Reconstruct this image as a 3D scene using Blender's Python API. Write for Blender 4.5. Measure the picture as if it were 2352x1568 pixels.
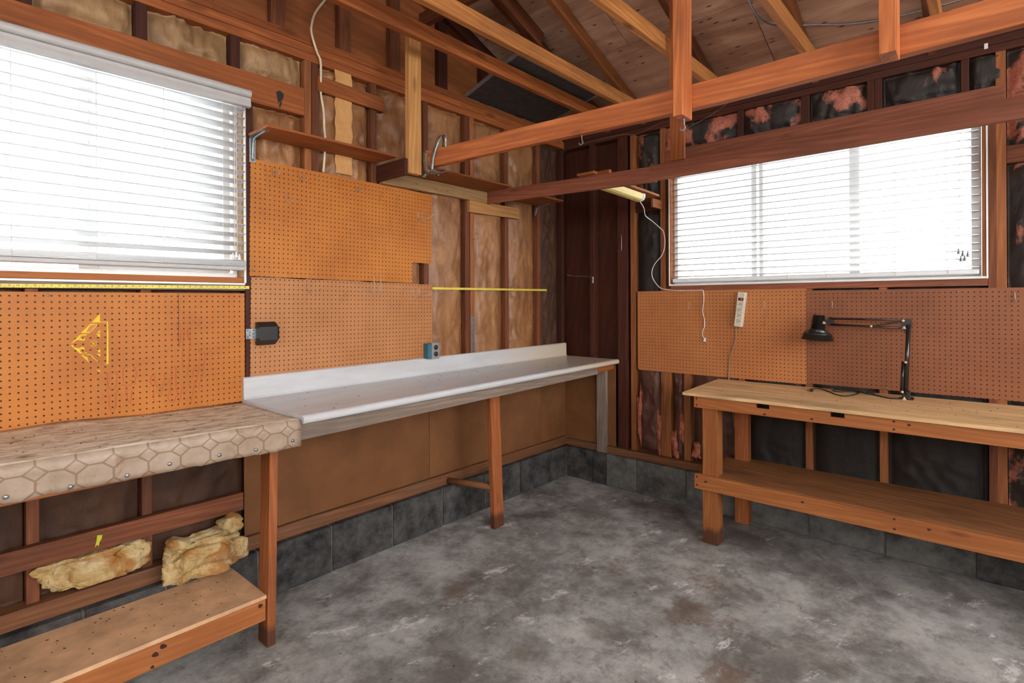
import bpy, bmesh, math, random
from mathutils import Vector, Matrix, noise
random.seed(11)
for o in list(bpy.data.objects):
    bpy.data.objects.remove(o)
scene = bpy.context.scene
COL = scene.collection

# ------------------------------------------------------------------ camera
YAW, ROLL = 0.7238, 0.0048
cam_d = bpy.data.cameras.new('camera')
cam_d.sensor_fit = 'HORIZONTAL'
cam_d.sensor_width = 36.0
cam_d.lens = 36.0 * 1255.45 / 2352.0
cam_d.shift_y = -(784.0 - 692.285) / 2352.0
cam_d.clip_start = 0.05
cam = bpy.data.objects.new('camera', cam_d)
COL.objects.link(cam)
fw = Vector((math.cos(YAW), math.sin(YAW), 0))
rt = Vector((math.sin(YAW), -math.cos(YAW), 0))
up = Vector((0, 0, 1))
r2 = rt * math.cos(ROLL) - up * math.sin(ROLL)
u2 = rt * math.sin(ROLL) + up * math.cos(ROLL)
cm = Matrix((r2, u2, -fw)).transposed().to_4x4()
cm.translation = (-3.964, -2.877, 1.5261)
cam.matrix_world = cm
scene.camera = cam

# ------------------------------------------------------------------ sky, exposure
world = bpy.data.worlds.new('overcast_sky')
scene.world = world
world.use_nodes = True
bg = world.node_tree.nodes['Background']
bg.inputs['Color'].default_value = (1.0, 0.985, 0.955, 1)
bg.inputs['Strength'].default_value = 4.7
vs = scene.view_settings
vs.view_transform = 'Standard'
vs.look = 'None'
vs.gamma = 1.0
vs.use_curve_mapping = False
vs.exposure = 1.06

# ------------------------------------------------------------------ materials
def lin(r, g, b):
    f = lambda c: (c / 255 / 12.92) if c / 255 <= 0.04045 else ((c / 255 + 0.055) / 1.055) ** 2.4
    return (f(r), f(g), f(b), 1.0)

def mul(c, m):
    return (c[0] * m[0], c[1] * m[1], c[2] * m[2], 1.0)

class NT:
    def __init__(self, name):
        self.m = bpy.data.materials.new(name)
        self.m.use_nodes = True
        self.t = self.m.node_tree
        self.b = self.t.nodes['Principled BSDF']
        self.out = self.t.nodes['Material Output']
    def n(self, typ, **kw):
        nd = self.t.nodes.new(typ)
        for k, v in kw.items():
            setattr(nd, k, v)
        return nd
    def l(self, a, b):
        self.t.links.new(a, b)
    def setin(self, sock, v):
        if isinstance(v, bpy.types.NodeSocket):
            self.l(v, sock)
        else:
            sock.default_value = v
    def math(self, op, a, b=None, c=None, clamp=False):
        nd = self.n('ShaderNodeMath', operation=op)
        nd.use_clamp = clamp
        self.setin(nd.inputs[0], a)
        if b is not None: self.setin(nd.inputs[1], b)
        if c is not None: self.setin(nd.inputs[2], c)
        return nd.outputs[0]
    def vmath(self, op, a, b=None):
        nd = self.n('ShaderNodeVectorMath', operation=op)
        self.setin(nd.inputs[0], a)
        if b is not None: self.setin(nd.inputs[1], b)
        return nd.outputs[1] if op in ('LENGTH', 'DISTANCE') else nd.outputs[0]
    def objcoord(self, rnd=True):
        tc = self.n('ShaderNodeTexCoord')
        if not rnd:
            return tc.outputs['Object']
        oi = self.n('ShaderNodeObjectInfo')
        self.rand = oi.outputs['Random']
        sc = self.math('MULTIPLY', self.rand, 41.0)
        cb = self.n('ShaderNodeCombineXYZ')
        self.l(sc, cb.inputs[0]); self.l(sc, cb.inputs[1])
        s2 = self.math('MULTIPLY', self.rand, -23.0)
        self.l(s2, cb.inputs[2])
        return self.vmath('ADD', tc.outputs['Object'], cb.outputs[0])
    def scaled(self, v, s):
        return self.vmath('MULTIPLY', v, tuple(s))
    def noise(self, v, scale=1.0, detail=4.0, rough=0.55, dist=0.0):
        nd = self.n('ShaderNodeTexNoise')
        self.l(v, nd.inputs['Vector'])
        nd.inputs['Scale'].default_value = scale
        nd.inputs['Detail'].default_value = detail
        nd.inputs['Roughness'].default_value = rough
        nd.inputs['Distortion'].default_value = dist
        return nd.outputs['Fac']
    def voro(self, v, scale=1.0, feature='F1', rnd=1.0):
        nd = self.n('ShaderNodeTexVoronoi', feature=feature)
        self.l(v, nd.inputs['Vector'])
        nd.inputs['Scale'].default_value = scale
        nd.inputs['Randomness'].default_value = rnd
        return nd.outputs['Distance']
    def ramp(self, fac, stops):
        nd = self.n('ShaderNodeValToRGB')
        self.l(fac, nd.inputs[0])
        el = nd.color_ramp.elements
        while len(el) > 1: el.remove(el[-1])
        el[0].position = stops[0][0]
        c = stops[0][1]
        el[0].color = c if isinstance(c, tuple) else (c, c, c, 1)
        for p, c in stops[1:]:
            e = el.new(p)
            e.color = c if isinstance(c, tuple) else (c, c, c, 1)
        return nd.outputs[0]
    def mix(self, fac, a, b, mode='MIX'):
        nd = self.n('ShaderNodeMix', data_type='RGBA', blend_type=mode)
        self.setin(nd.inputs[0], fac)
        self.setin(nd.inputs[6], a)
        self.setin(nd.inputs[7], b)
        return nd.outputs[2]
    def bump(self, h, strength=0.2, dist=0.01):
        nd = self.n('ShaderNodeBump')
        nd.inputs['Strength'].default_value = strength
        nd.inputs['Distance'].default_value = dist
        self.l(h, nd.inputs['Height'])
        self.l(nd.outputs[0], self.b.inputs['Normal'])
    def done(self, col, rough=0.6, spec=0.35, metal=0.0):
        self.setin(self.b.inputs['Base Color'], col)
        self.setin(self.b.inputs['Roughness'], rough)
        self.b.inputs['Specular IOR Level'].default_value = spec
        self.b.inputs['Metallic'].default_value = metal
        return self.m

def wood(name, dark, light, rough=0.62, fine=1.0, knots=0.6, dirt=0.35, var=0.35, spec=0.3, dirtcol=(48, 34, 28), gain=1.0, foot=None):
    k = NT(name)
    v = k.objcoord()
    g = k.noise(k.scaled(v, (1.3, 26 * fine, 26 * fine)), 1.0, 6.0, 0.62, 0.5)
    w = k.n('ShaderNodeTexWave', wave_type='BANDS', bands_direction='DIAGONAL')
    k.l(k.scaled(v, (0.55, 9 * fine, 9 * fine)), w.inputs['Vector'])
    w.inputs['Scale'].default_value = 2.4
    w.inputs['Distortion'].default_value = 9.0
    w.inputs['Detail'].default_value = 2.5
    w.inputs['Detail Scale'].default_value = 0.9
    fib = k.noise(k.scaled(v, (9, 150 * fine, 150 * fine)), 1.0, 2.0, 0.5)
    f = k.math('ADD', k.math('ADD', k.math('MULTIPLY', g, 0.66), k.math('MULTIPLY', w.outputs['Fac'], 0.14)), k.math('MULTIPLY', fib, 0.2))
    wm = tuple(c * gain for c in (.73, .69, .62))
    d, l = mul(lin(*dark), wm), mul(lin(*light), wm)
    mid = tuple((a + b) / 2 for a, b in zip(d, l))
    low = tuple(a * .7 + b * .3 for a, b in zip(d, l))
    col = k.ramp(f, [(0.30, low), (0.5, mid), (0.68, l)])
    if knots > 0:
        kv = k.voro(k.scaled(v, (2.3, 7.5, 7.5)), 1.0)
        kn = k.ramp(kv, [(0.03, 1.0), (0.085, 0.75), (0.16, 0.0)])
        col = k.mix(k.math('MULTIPLY', kn, knots), col, tuple(c * 0.28 for c in d[:3]) + (1,))
    if dirt > 0:
        ds = k.noise(k.scaled(v, (1.6, 4, 4)), 1.0, 5.0, 0.6)
        dm = k.ramp(ds, [(0.5, 0.0), (0.72, 1.0)])
        col = k.mix(k.math('MULTIPLY', dm, dirt), col, lin(*dirtcol))
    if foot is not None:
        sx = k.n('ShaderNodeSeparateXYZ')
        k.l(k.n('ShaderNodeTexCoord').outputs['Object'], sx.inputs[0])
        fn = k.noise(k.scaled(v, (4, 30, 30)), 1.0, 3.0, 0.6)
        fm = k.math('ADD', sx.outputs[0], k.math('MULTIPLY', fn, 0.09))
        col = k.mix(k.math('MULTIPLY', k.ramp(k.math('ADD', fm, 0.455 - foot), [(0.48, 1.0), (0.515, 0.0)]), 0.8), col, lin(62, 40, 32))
    br = k.math('ADD', 1.0 - var / 2, k.math('MULTIPLY', k.rand, var))
    hs = k.n('ShaderNodeHueSaturation')
    k.l(col, hs.inputs['Color']); k.l(br, hs.inputs['Value'])
    k.bump(f, 0.16, 0.003)
    return k.done(hs.outputs[0], rough, spec)

def plain(name, rgb, rough=0.5, spec=0.4, metal=0.0, mottle=0.12, scale=18):
    k = NT(name)
    v = k.objcoord()
    n = k.noise(v, scale, 4.0, 0.6)
    c = lin(*rgb)
    dk = tuple(x * (1 - mottle * 1.6) for x in c[:3]) + (1,)
    lt = tuple(min(1, x * (1 + mottle)) for x in c[:3]) + (1,)
    return k.done(k.ramp(n, [(0.3, dk), (0.7, lt)]), rough, spec, metal)

PM = (.79, .76, .66)
def hardboard(name, base, dark, off=(0.0127, 0.0127), dirt=0.5):
    k = NT(name)
    tc = k.n('ShaderNodeTexCoord').outputs['Object']
    v = k.objcoord()
    n1 = k.noise(v, 3.0, 6.0, 0.65)
    n2 = k.noise(v, 220.0, 2.0, 0.5)
    f = k.math('ADD', k.math('MULTIPLY', n1, 0.7), k.math('MULTIPLY', n2, 0.3))
    col = k.ramp(f, [(0.3, mul(lin(*dark), PM)), (0.62, mul(lin(*base), PM))])
    ds = k.noise(k.scaled(v, (9, 9, 3.5)), 1.0, 7.0, 0.7, 0.6)
    dm = k.ramp(ds, [(0.60, 0.0), (0.78, 1.0)])
    col = k.mix(k.math('MULTIPLY', dm, dirt), col, lin(70, 38, 24))
    # quarter-inch holes on one-inch centres
    fr = k.vmath('FRACTION', k.scaled(k.vmath('ADD', tc, (off[0], 0, off[1])), (1 / 0.0254,) * 3))
    ce = k.vmath('SUBTRACT', fr, (0.5, 0.5, 0.5))
    ce = k.vmath('MULTIPLY', ce, (1, 0, 1))
    dist = k.vmath('LENGTH', ce)
    hole = k.ramp(dist, [(0.115, 1.0), (0.145, 0.0)])
    col = k.mix(hole, col, lin(26, 15, 10))
    k.bump(k.math('SUBTRACT', 1.0, hole), 0.6, 0.004)
    return k.done(col, 0.5, 0.35)

M = {}
M['beam'] = wood('old_fir_beam', (116, 58, 32), (190, 116, 70), knots=0.7, dirt=0.4, gain=1.75)
M['joist'] = wood('joist_fir', (140, 84, 44), (208, 146, 88), knots=0.7, dirt=0.35, gain=1.5)
M['plate'] = wood('plate_fir', (102, 52, 28), (176, 104, 58), knots=0.5, dirt=0.35, gain=1.35)
M['stud'] = wood('stud_fir', (84, 44, 29), (150, 92, 62), knots=0.5, dirt=0.45)
M['stud_dark'] = wood('stud_redwood', (60, 28, 22), (112, 60, 44), knots=0.4, dirt=0.45, gain=0.75)
M['stud_light'] = wood('stud_pine', (124, 70, 38), (188, 122, 76), knots=0.5, dirt=0.3)
M['header'] = wood('header_fir', (116, 60, 30), (186, 112, 62), knots=0.6, dirt=0.3, gain=1.2)
M['header_b'] = wood('header_fir_dim', (96, 54, 42), (158, 98, 76), knots=0.5, dirt=0.35, gain=1.3)
M['bench'] = wood('bench_fir', (168, 94, 48), (220, 146, 88), knots=0.8, dirt=0.22, gain=0.85)
M['bench_top'] = wood('bench_plywood', (146, 114, 80), (214, 186, 146), fine=0.7, knots=0.35, dirt=0.5, dirtcol=(70, 58, 50), gain=2.1)
M['bench_shelf'] = wood('bench_shelf_ply', (112, 74, 50), (168, 118, 80), fine=0.5, knots=0.2, dirt=0.65, gain=1.15)
M['leg_fir'] = wood('leg_fir', (134, 72, 38), (200, 124, 76), knots=0.7, dirt=0.35)
M['post_pine'] = wood('post_pine', (164, 110, 62), (224, 172, 112), knots=0.6, dirt=0.25, gain=1.2)
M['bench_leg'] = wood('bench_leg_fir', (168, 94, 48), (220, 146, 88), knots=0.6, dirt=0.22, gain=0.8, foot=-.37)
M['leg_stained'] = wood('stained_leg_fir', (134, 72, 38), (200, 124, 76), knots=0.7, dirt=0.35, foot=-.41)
M['pine_pale'] = wood('pale_pine', (158, 120, 82), (214, 178, 132), knots=0.6, dirt=0.35)
M['shelf_ply'] = wood('shelf_plywood', (132, 68, 34), (196, 118, 66), fine=0.6, knots=0.3, dirt=0.35)
M['grey_wood'] = wood('weathered_wood', (112, 98, 92), (172, 158, 150), knots=0.6, dirt=0.4)
M['deck'] = wood('roof_plywood', (108, 76, 60), (158, 120, 98), fine=0.35, knots=0.95, dirt=0.35, gain=2.0)
M['deck_base'] = M['deck']
M['plate_dusty'] = wood('dusty_plate', (100, 62, 42), (158, 110, 78), knots=0.4, dirt=0.4, dirtcol=(110, 96, 84))
def deckmat():
    k = NT('roof_sheet_ply')
    v = k.objcoord()
    g = k.noise(k.scaled(v, (1.2, 8, 8)), 1.0, 7.0, 0.65, 0.4)
    col = k.ramp(g, [(0.3, lin(142, 102, 82)), (0.55, lin(186, 146, 122)), (0.72, lin(210, 176, 150))])
    kv = k.voro(k.scaled(v, (7.0, 24, 24)), 1.0)
    col = k.mix(k.math('MULTIPLY', k.ramp(kv, [(0.07, 1.0), (0.17, 0.0)]), 0.85), col, lin(30, 22, 22))
    st = k.noise(v, 2.2, 5.0, 0.6)
    col = k.mix(k.math('MULTIPLY', k.ramp(st, [(0.5, 0.0), (0.66, 1.0)]), 0.5), col, lin(124, 82, 62))
    k.bump(g, 0.2, 0.004)
    return k.done(col, 0.75, 0.2)
M['deck'] = deckmat()
M['sheath'] = wood('sheathing_ply', (72, 34, 22), (118, 62, 40), fine=0.4, knots=0.2, dirt=0.4, gain=0.6)
M['gable'] = wood('gable_ply', (110, 62, 34), (160, 100, 60), fine=0.45, knots=0.2, dirt=0.35, gain=1.5)
M['particle'] = plain('particle_board', (216, 174, 136), 0.7, 0.2, mottle=0.2, scale=7)
M['fiberboard'] = plain('fiberboard', (118, 78, 48), 0.75, 0.2, mottle=0.16, scale=4)
M['peg_a'] = hardboard('pegboard_amber', (214, 136, 58), (180, 104, 38), dirt=0.45)
M['peg_b'] = hardboard('pegboard_rose', (206, 146, 100), (184, 122, 78), dirt=0.35)
M['peg_c'] = hardboard('pegboard_brown', (206, 138, 88), (178, 110, 68), dirt=0.35)
M['peg_d'] = hardboard('pegboard_umber', (158, 100, 70), (134, 80, 54), dirt=0.35)
M['white'] = plain('white_vinyl', (232, 234, 234), 0.35, 0.45, mottle=0.03)
M['blind'] = plain('blind_slat', (226, 230, 234), 0.4, 0.4, mottle=0.03)
M['valance'] = plain('valance_grey', (184, 182, 182), 0.45, 0.4, mottle=0.04)
M['steel'] = plain('galvanised_steel', (150, 156, 160), 0.38, 0.5, 0.85, mottle=0.2, scale=60)
M['wire'] = plain('steel_wire', (176, 164, 150), 0.4, 0.5, 0.5)
M['black'] = plain('black_plastic', (30, 30, 33), 0.35, 0.5)
M['black_metal'] = plain('black_enamel', (34, 33, 34), 0.22, 0.6)
M['tan'] = plain('tan_knob', (214, 186, 150), 0.5)
M['cable'] = plain('cable_white', (216, 200, 172), 0.5)
M['cord'] = plain('cord_white', (220, 214, 204), 0.5)
M['cord_beige'] = plain('cord_beige', (150, 126, 100), 0.5)
M['cord_black'] = plain('cord_black', (28, 25, 24), 0.5)
M['beige'] = plain('beige_plastic', (202, 196, 178), 0.45)
M['teal'] = plain('teal_box', (56, 106, 122), 0.5)
M['red'] = plain('red_switch', (200, 40, 30), 0.4)
M['mortar'] = plain('mortar', (110, 104, 98), 0.9, 0.1, mottle=0.3, scale=30)
M['panel_grey'] = plain('grey_panel', (74, 76, 78), 0.7, 0.3, mottle=0.2, scale=25)
M['alu'] = plain('aluminium_edge', (168, 174, 178), 0.35, 0.5, 0.6)
M['tape'] = plain('yellow_tape', (226, 208, 84), 0.4)
M['ink'] = plain('tape_ink', (40, 36, 20), 0.6, mottle=0)
M['stencil'] = plain('yellow_stencil', (230, 194, 34), 0.6, mottle=0.1)
M['redmark'] = plain('red_marker', (172, 76, 40), 0.7, mottle=0.1)
M['blackmark'] = plain('black_spray', (38, 38, 38), 0.7)
M['limemark'] = plain('lime_paint', (188, 196, 50), 0.6)
M['peg_base'] = plain('hardboard_plain', (190, 122, 62), 0.5)
M['pinkbatt'] = plain('pink_fibreglass', (168, 100, 80), 0.95, 0.05, mottle=0.35, scale=22)
M['lens'] = plain('lamp_lens', (240, 218, 140), 0.3, 0.5, mottle=0.04)
M['capwhite'] = plain('lamp_cap', (226, 232, 230), 0.4)
M['debris'] = plain('debris', (52, 42, 34), 0.8)
M['outdoor'] = plain('driveway_concrete', (150, 148, 142), 0.9)
M['outer'] = plain('outer_board', (206, 196, 182), 0.8)

def glass():
    k = NT('window_glass')
    tr = k.n('ShaderNodeBsdfTransparent')
    tr.inputs[0].default_value = (0.66, 0.67, 0.675, 1)
    gl = k.n('ShaderNodeBsdfGlossy')
    gl.inputs['Roughness'].default_value = 0.05
    mx = k.n('ShaderNodeMixShader')
    mx.inputs[0].default_value = 0.06
    k.l(tr.outputs[0], mx.inputs[1]); k.l(gl.outputs[0], mx.inputs[2])
    k.l(mx.outputs[0], k.out.inputs['Surface'])
    return k.m
M['glass'] = glass()

def laminate():
    k = NT('white_laminate')
    v = k.objcoord(False)
    n = k.noise(k.scaled(v, (1.2, 5, 5)), 2.0, 6.0, 0.65)
    col = k.ramp(n, [(0.3, lin(186, 188, 190)), (0.6, lin(200, 203, 208))])
    sx = k.n('ShaderNodeSeparateXYZ'); k.l(v, sx.inputs[0])
    yel = k.math('MULTIPLY', k.ramp(k.math('ADD', k.math('MULTIPLY', sx.outputs[0], 0.36), k.math('MULTIPLY', n, 0.6)), [(0.45, 0.0), (0.75, 1.0)]), 0.55)
    col = k.mix(yel, col, lin(206, 176, 128))
    sp = k.voro(v, 9.0)
    sm = k.ramp(sp, [(0.03, 1.0), (0.06, 0.0)])
    col = k.mix(k.math('MULTIPLY', sm, 0.5), col, lin(120, 92, 66))
    return k.done(col, 0.3, 0.5)
M['laminate'] = laminate()

def kraft(name, dark, light, rough=0.45, fibre=None, thr=0.58):
    k = NT(name)
    v = k.objcoord()
    n = k.noise(k.scaled(v, (5, 5, 2.2)), 1.0, 7.0, 0.65, 0.8)
    KM = (.9, .9, .88)
    col = k.ramp(n, [(0.28, mul(lin(*dark), KM)), (0.7, mul(lin(*light), KM))])
    fine = k.noise(v, 90.0, 3.0, 0.6)
    if fibre:
        pn = k.noise(k.scaled(v, (4.5, 4.5, 3.2)), 1.0, 5.0, 0.6, 0.4)
        pm = k.ramp(pn, [(thr, 0.0), (thr + 0.06, 1.0)])
        pc = k.ramp(fine, [(0.3, tuple(c * 0.5 for c in lin(*fibre)[:3]) + (1,)), (0.7, lin(*fibre))])
        col = k.mix(pm, col, pc)
    cr = k.noise(k.scaled(v, (22, 22, 12)), 1.0, 4.0, 0.6, 1.5)
    k.bump(k.math('ADD', k.math('ADD', n, k.math('MULTIPLY', cr, 0.5)), k.math('MULTIPLY', fine, 0.1)), 0.6, 0.012)
    return k.done(col, rough, 0.4)
M['kraft'] = kraft('kraft_paper', (112, 70, 42), (176, 126, 84), 0.38)
M['kraft_pale'] = kraft('kraft_paper_pale', (122, 88, 58), (190, 152, 110))
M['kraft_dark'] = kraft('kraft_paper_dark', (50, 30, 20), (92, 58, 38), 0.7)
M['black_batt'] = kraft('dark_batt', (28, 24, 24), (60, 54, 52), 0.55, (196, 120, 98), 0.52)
M['black_batt2'] = kraft('dark_batt_shaded', (18, 15, 15), (42, 35, 33), 0.7, (176, 108, 88), 0.66)  # dark paper, its colour blackened further to stand for shade under the bench
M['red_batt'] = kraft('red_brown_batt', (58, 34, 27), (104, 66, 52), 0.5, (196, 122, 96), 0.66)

def fibreglass():
    k = NT('yellow_fibreglass')
    v = k.objcoord()
    n = k.noise(v, 11.0, 6.0, 0.7, 0.6)
    col = k.ramp(n, [(0.3, lin(158, 116, 66)), (0.45, lin(200, 170, 116)), (0.6, lin(222, 202, 156)), (0.75, lin(206, 198, 186))])
    am = k.noise(v, 6.0, 4.0, 0.6, 0.5)
    col = k.mix(k.math('MULTIPLY', k.ramp(am, [(0.52, 0.0), (0.62, 1.0)]), 0.7), col, lin(170, 104, 40))
    f = k.noise(v, 130.0, 4.0, 0.7)
    k.bump(k.math('ADD', n, k.math('MULTIPLY', f, 0.5)), 0.8, 0.02)
    return k.done(col, 0.95, 0.05)
M['fibreglass'] = fibreglass()

def blockmat(name, dark, light):
    k = NT(name)
    v = k.objcoord()
    n = k.noise(v, 7.0, 7.0, 0.7)
    f = k.noise(v, 160.0, 3.0, 0.6)
    col = k.ramp(n, [(0.35, lin(*dark)), (0.68, lin(*light))])
    k.bump(k.math('ADD', n, f), 0.5, 0.006)
    return k.done(col, 0.9, 0.2)
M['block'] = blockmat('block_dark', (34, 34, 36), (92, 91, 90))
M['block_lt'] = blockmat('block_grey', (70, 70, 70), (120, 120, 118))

def concrete():
    k = NT('concrete_floor')
    v = k.n('ShaderNodeNewGeometry').outputs['Position']
    big = k.noise(v, 1.3, 9.0, 0.68, 0.15)
    mid = k.noise(k.vmath('ADD', v, (7.1, 3.3, 0)), 4.0, 11.0, 0.74, 0.2)
    fine = k.noise(v, 60.0, 5.0, 0.75)
    f = k.math('ADD', k.math('MULTIPLY', big, 0.6), k.math('MULTIPLY', mid, 0.4))
    col = k.ramp(f, [(0.38, lin(96, 92, 91)), (0.46, lin(146, 145, 144)), (0.53, lin(182, 183, 182)), (0.62, lin(206, 207, 206))])
    d = k.noise(k.vmath('ADD', v, (2.0, 9.0, 0)), 1.7, 10.0, 0.7, 0.2)
    col = k.mix(k.math('MULTIPLY', k.ramp(d, [(0.5, 0.0), (0.6, 1.0)]), 0.62), col, lin(100, 94, 90))
    d3 = k.noise(k.vmath('ADD', v, (5.0, 1.0, 0)), 7.0, 11.0, 0.76, 0.1)
    col = k.mix(k.math('MULTIPLY', k.ramp(d3, [(0.53, 0.0), (0.63, 1.0)]), 0.5), col, lin(92, 86, 80))
    gr = k.noise(k.vmath('ADD', v, (1.0, 4.0, 0)), 2.4, 8.0, 0.7, 0.3)
    col = k.mix(k.math('MULTIPLY', k.ramp(gr, [(0.56, 0.0), (0.68, 1.0)]), 0.4), col, lin(142, 138, 116))
    # pale efflorescence in streaky blotches
    rot = k.n('ShaderNodeVectorRotate', rotation_type='Z_AXIS')
    k.l(v, rot.inputs['Vector']); rot.inputs['Angle'].default_value = 0.35
    e = k.noise(k.scaled(rot.outputs[0], (2.4, 4.4, 1)), 1.0, 13.0, 0.8, 0.1)
    col = k.mix(k.math('MULTIPLY', k.ramp(e, [(0.58, 0.0), (0.615, 0.75), (0.72, 1.0)]), 0.85), col, lin(236, 234, 234))
    # rusty brown stains of their own shape
    for cx, cy, r, s in ((-1.35, -1.80, 0.62, 0.45), (-1.80, -2.02, 0.52, 0.6), (-1.05, -1.66, 0.36, 0.5), (-2.0, -0.72, 0.42, 0.35), (-1.2, -1.25, 0.4, 0.3)):
        dd = k.vmath('DISTANCE', v, (cx, cy, 0.0))
        m = k.math('ADD', k.math('DIVIDE', dd, r), k.math('MULTIPLY', mid, 1.6))
        col = k.mix(k.math('MULTIPLY', k.ramp(m, [(0.7, 1.0), (1.0, 0.7), (1.6, 0.0)]), s), col, lin(120, 92, 66))
    col = k.mix(0.25, col, k.ramp(fine, [(0.3, 0.12), (0.7, 0.5)]), 'OVERLAY')
    k.bump(k.math('ADD', mid, k.math('MULTIPLY', fine, 0.4)), 0.4, 0.006)
    return k.done(col, k.ramp(big, [(0.3, 0.5), (0.7, 0.75)]), 0.35)
M['concrete'] = concrete()

def vinyl(name, worn):
    """stone-look sheet flooring: octagons and small diamonds with brown joints (uses UV in metres)"""
    k = NT(name)
    uv = k.n('ShaderNodeUVMap').outputs[0]
    v = k.objcoord()
    sc = k.scaled(k.vmath('ADD', uv, (0.0, 0.012, 0)), (1 / 0.102, 1 / 0.080, 1))
    fr = k.vmath('ABSOLUTE', k.vmath('SUBTRACT', k.vmath('FRACTION', sc), (0.5, 0.5, 0.5)))
    sx = k.n('ShaderNodeSeparateXYZ'); k.l(fr, sx.inputs[0])
    a, b = sx.outputs[0], sx.outputs[1]
    s = k.math('ADD', a, b)
    K = 0.70
    dg = k.math('MULTIPLY', k.math('ABSOLUTE', k.math('SUBTRACT', s, K)), 0.707)
    ed = k.math('MINIMUM', k.math('SUBTRACT', 0.5, a), k.math('SUBTRACT', 0.5, b))
    ed = k.math('ADD', ed, k.math('MULTIPLY', k.math('GREATER_THAN', s, K), 9.0))
    dd = k.math('MINIMUM', ed, dg)
    line = k.ramp(dd, [(0.02, 1.0), (0.045, 0.0)])
    n = k.noise(v, 14.0, 5.0, 0.6)
    if worn:
        st = k.noise(k.scaled(v, (9.0, 26, 26)), 1.0, 8.0, 0.74, 0.5)
        col = k.ramp(st, [(0.34, lin(122, 100, 76)), (0.44, lin(184, 166, 142)), (0.54, lin(220, 208, 190)), (0.68, lin(224, 206, 178))])
        col = k.mix(k.math('MULTIPLY', line, 0.22), col, lin(100, 72, 44))
        return k.done(col, 0.6, 0.3)
    col = k.ramp(n, [(0.3, lin(148, 126, 106)), (0.7, lin(172, 154, 138))])
    col = k.mix(k.math('MULTIPLY', line, 0.65), col, lin(112, 80, 50))
    st = k.noise(v, 10.0, 7.0, 0.7, 0.6)
    col = k.mix(k.math('MULTIPLY', k.ramp(st, [(0.58, 0.0), (0.7, 1.0)]), 0.6), col, lin(122, 82, 50))
    return k.done(col, 0.4, 0.4)
M['vinyl'] = vinyl('stone_vinyl', False)
M['vinyl_worn'] = vinyl('stone_vinyl_worn', True)

# ------------------------------------------------------------------ helpers
WM = {}
def link(o, Mw, parent=None):
    COL.objects.link(o)
    WM[o.name] = Mw
    o.matrix_basis = Mw
    if parent is not None:
        o.parent = parent
        o.matrix_parent_inverse = WM[parent.name].inverted()
    return o

def tag(o, label=None, cat=None, group=None, kind=None):
    if label: o['label'] = label
    if cat: o['category'] = cat
    if group: o['group'] = group
    if kind: o['kind'] = kind
    return o

def thing(name, loc, label, cat, group=None):
    o = bpy.data.objects.new(name, None)
    o.empty_display_size = 0.05
    link(o, Matrix.Translation(Vector(loc)))
    return tag(o, label, cat, group)

def structure(name, loc=(0, 0, 0)):
    o = bpy.data.objects.new(name, None)
    o.empty_display_size = 0.05
    link(o, Matrix.Translation(Vector(loc)))
    o['kind'] = 'structure'
    return o

def mk(name, verts, faces, mat, parent=None, Mw=None, smooth=False, me=None):
    if me is None:
        me = bpy.data.meshes.new(name)
        me.from_pydata([tuple(v) for v in verts], [], faces)
        me.materials.append(M[mat] if isinstance(mat, str) else mat)
        if smooth:
            for p in me.polygons: p.use_smooth = True
        me.update()
    o = bpy.data.objects.new(name, me)
    return link(o, Mw if Mw is not None else Matrix.Identity(4), parent)

def centred(verts):
    """move world-space verts to a local frame at their base centre"""
    vs_ = [Vector(v) for v in verts]
    c = Vector(((min(v.x for v in vs_) + max(v.x for v in vs_)) / 2,
                (min(v.y for v in vs_) + max(v.y for v in vs_)) / 2,
                min(v.z for v in vs_)))
    return [v - c for v in vs_], Matrix.Translation(c)

def mkw(name, verts, faces, mat, parent=None, smooth=False):
    v, Mw = centred(verts)
    return mk(name, v, faces, mat, parent, Mw, smooth)

_cb = {}
def cbox(hx, hy, hz, ch, mat):
    key = (round(hx, 5), round(hy, 5), round(hz, 5), round(ch, 5), mat)
    if key in _cb: return _cb[key]
    ch = min(ch, hx * .45, hy * .45, hz * .45)
    V, idx = [], {}
    for sx in (-1, 1):
        for sy in (-1, 1):
            for sz in (-1, 1):
                for ax in range(3):
                    p = [sx * (hx - ch), sy * (hy - ch), sz * (hz - ch)]
                    p[ax] = (sx * hx, sy * hy, sz * hz)[ax]
                    idx[(sx, sy, sz, ax)] = len(V)
                    V.append(p)
    F = []
    def orient(f):
        a, b, c = (Vector(V[i]) for i in f[:3])
        n = (b - a).cross(c - a)
        m = sum((Vector(V[i]) for i in f), Vector()) / len(f)
        return f if n.dot(m) > 0 else f[::-1]
    for ax in range(3):
        o1, o2 = [i for i in range(3) if i != ax]
        for s in (-1, 1):
            f = []
            for a, b in ((-1, -1), (1, -1), (1, 1), (-1, 1)):
                k = [0, 0, 0]; k[ax] = s; k[o1] = a; k[o2] = b
                f.append(idx[(*k, ax)])
            F.append(orient(f))
        for a in (-1, 1):
            for b in (-1, 1):
                k0 = [0, 0, 0]; k1 = [0, 0, 0]
                k0[ax] = -1; k1[ax] = 1
                k0[o1] = k1[o1] = a; k0[o2] = k1[o2] = b
                F.append(orient([idx[(*k0, o1)], idx[(*k1, o1)], idx[(*k1, o2)], idx[(*k0, o2)]]))
    for sx in (-1, 1):
        for sy in (-1, 1):
            for sz in (-1, 1):
                F.append(orient([idx[(sx, sy, sz, a)] for a in range(3)]))
    me = bpy.data.meshes.new('board')
    me.from_pydata(V, [], F)
    me.materials.append(M[mat])
    me.update()
    _cb[key] = me
    return me

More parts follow.
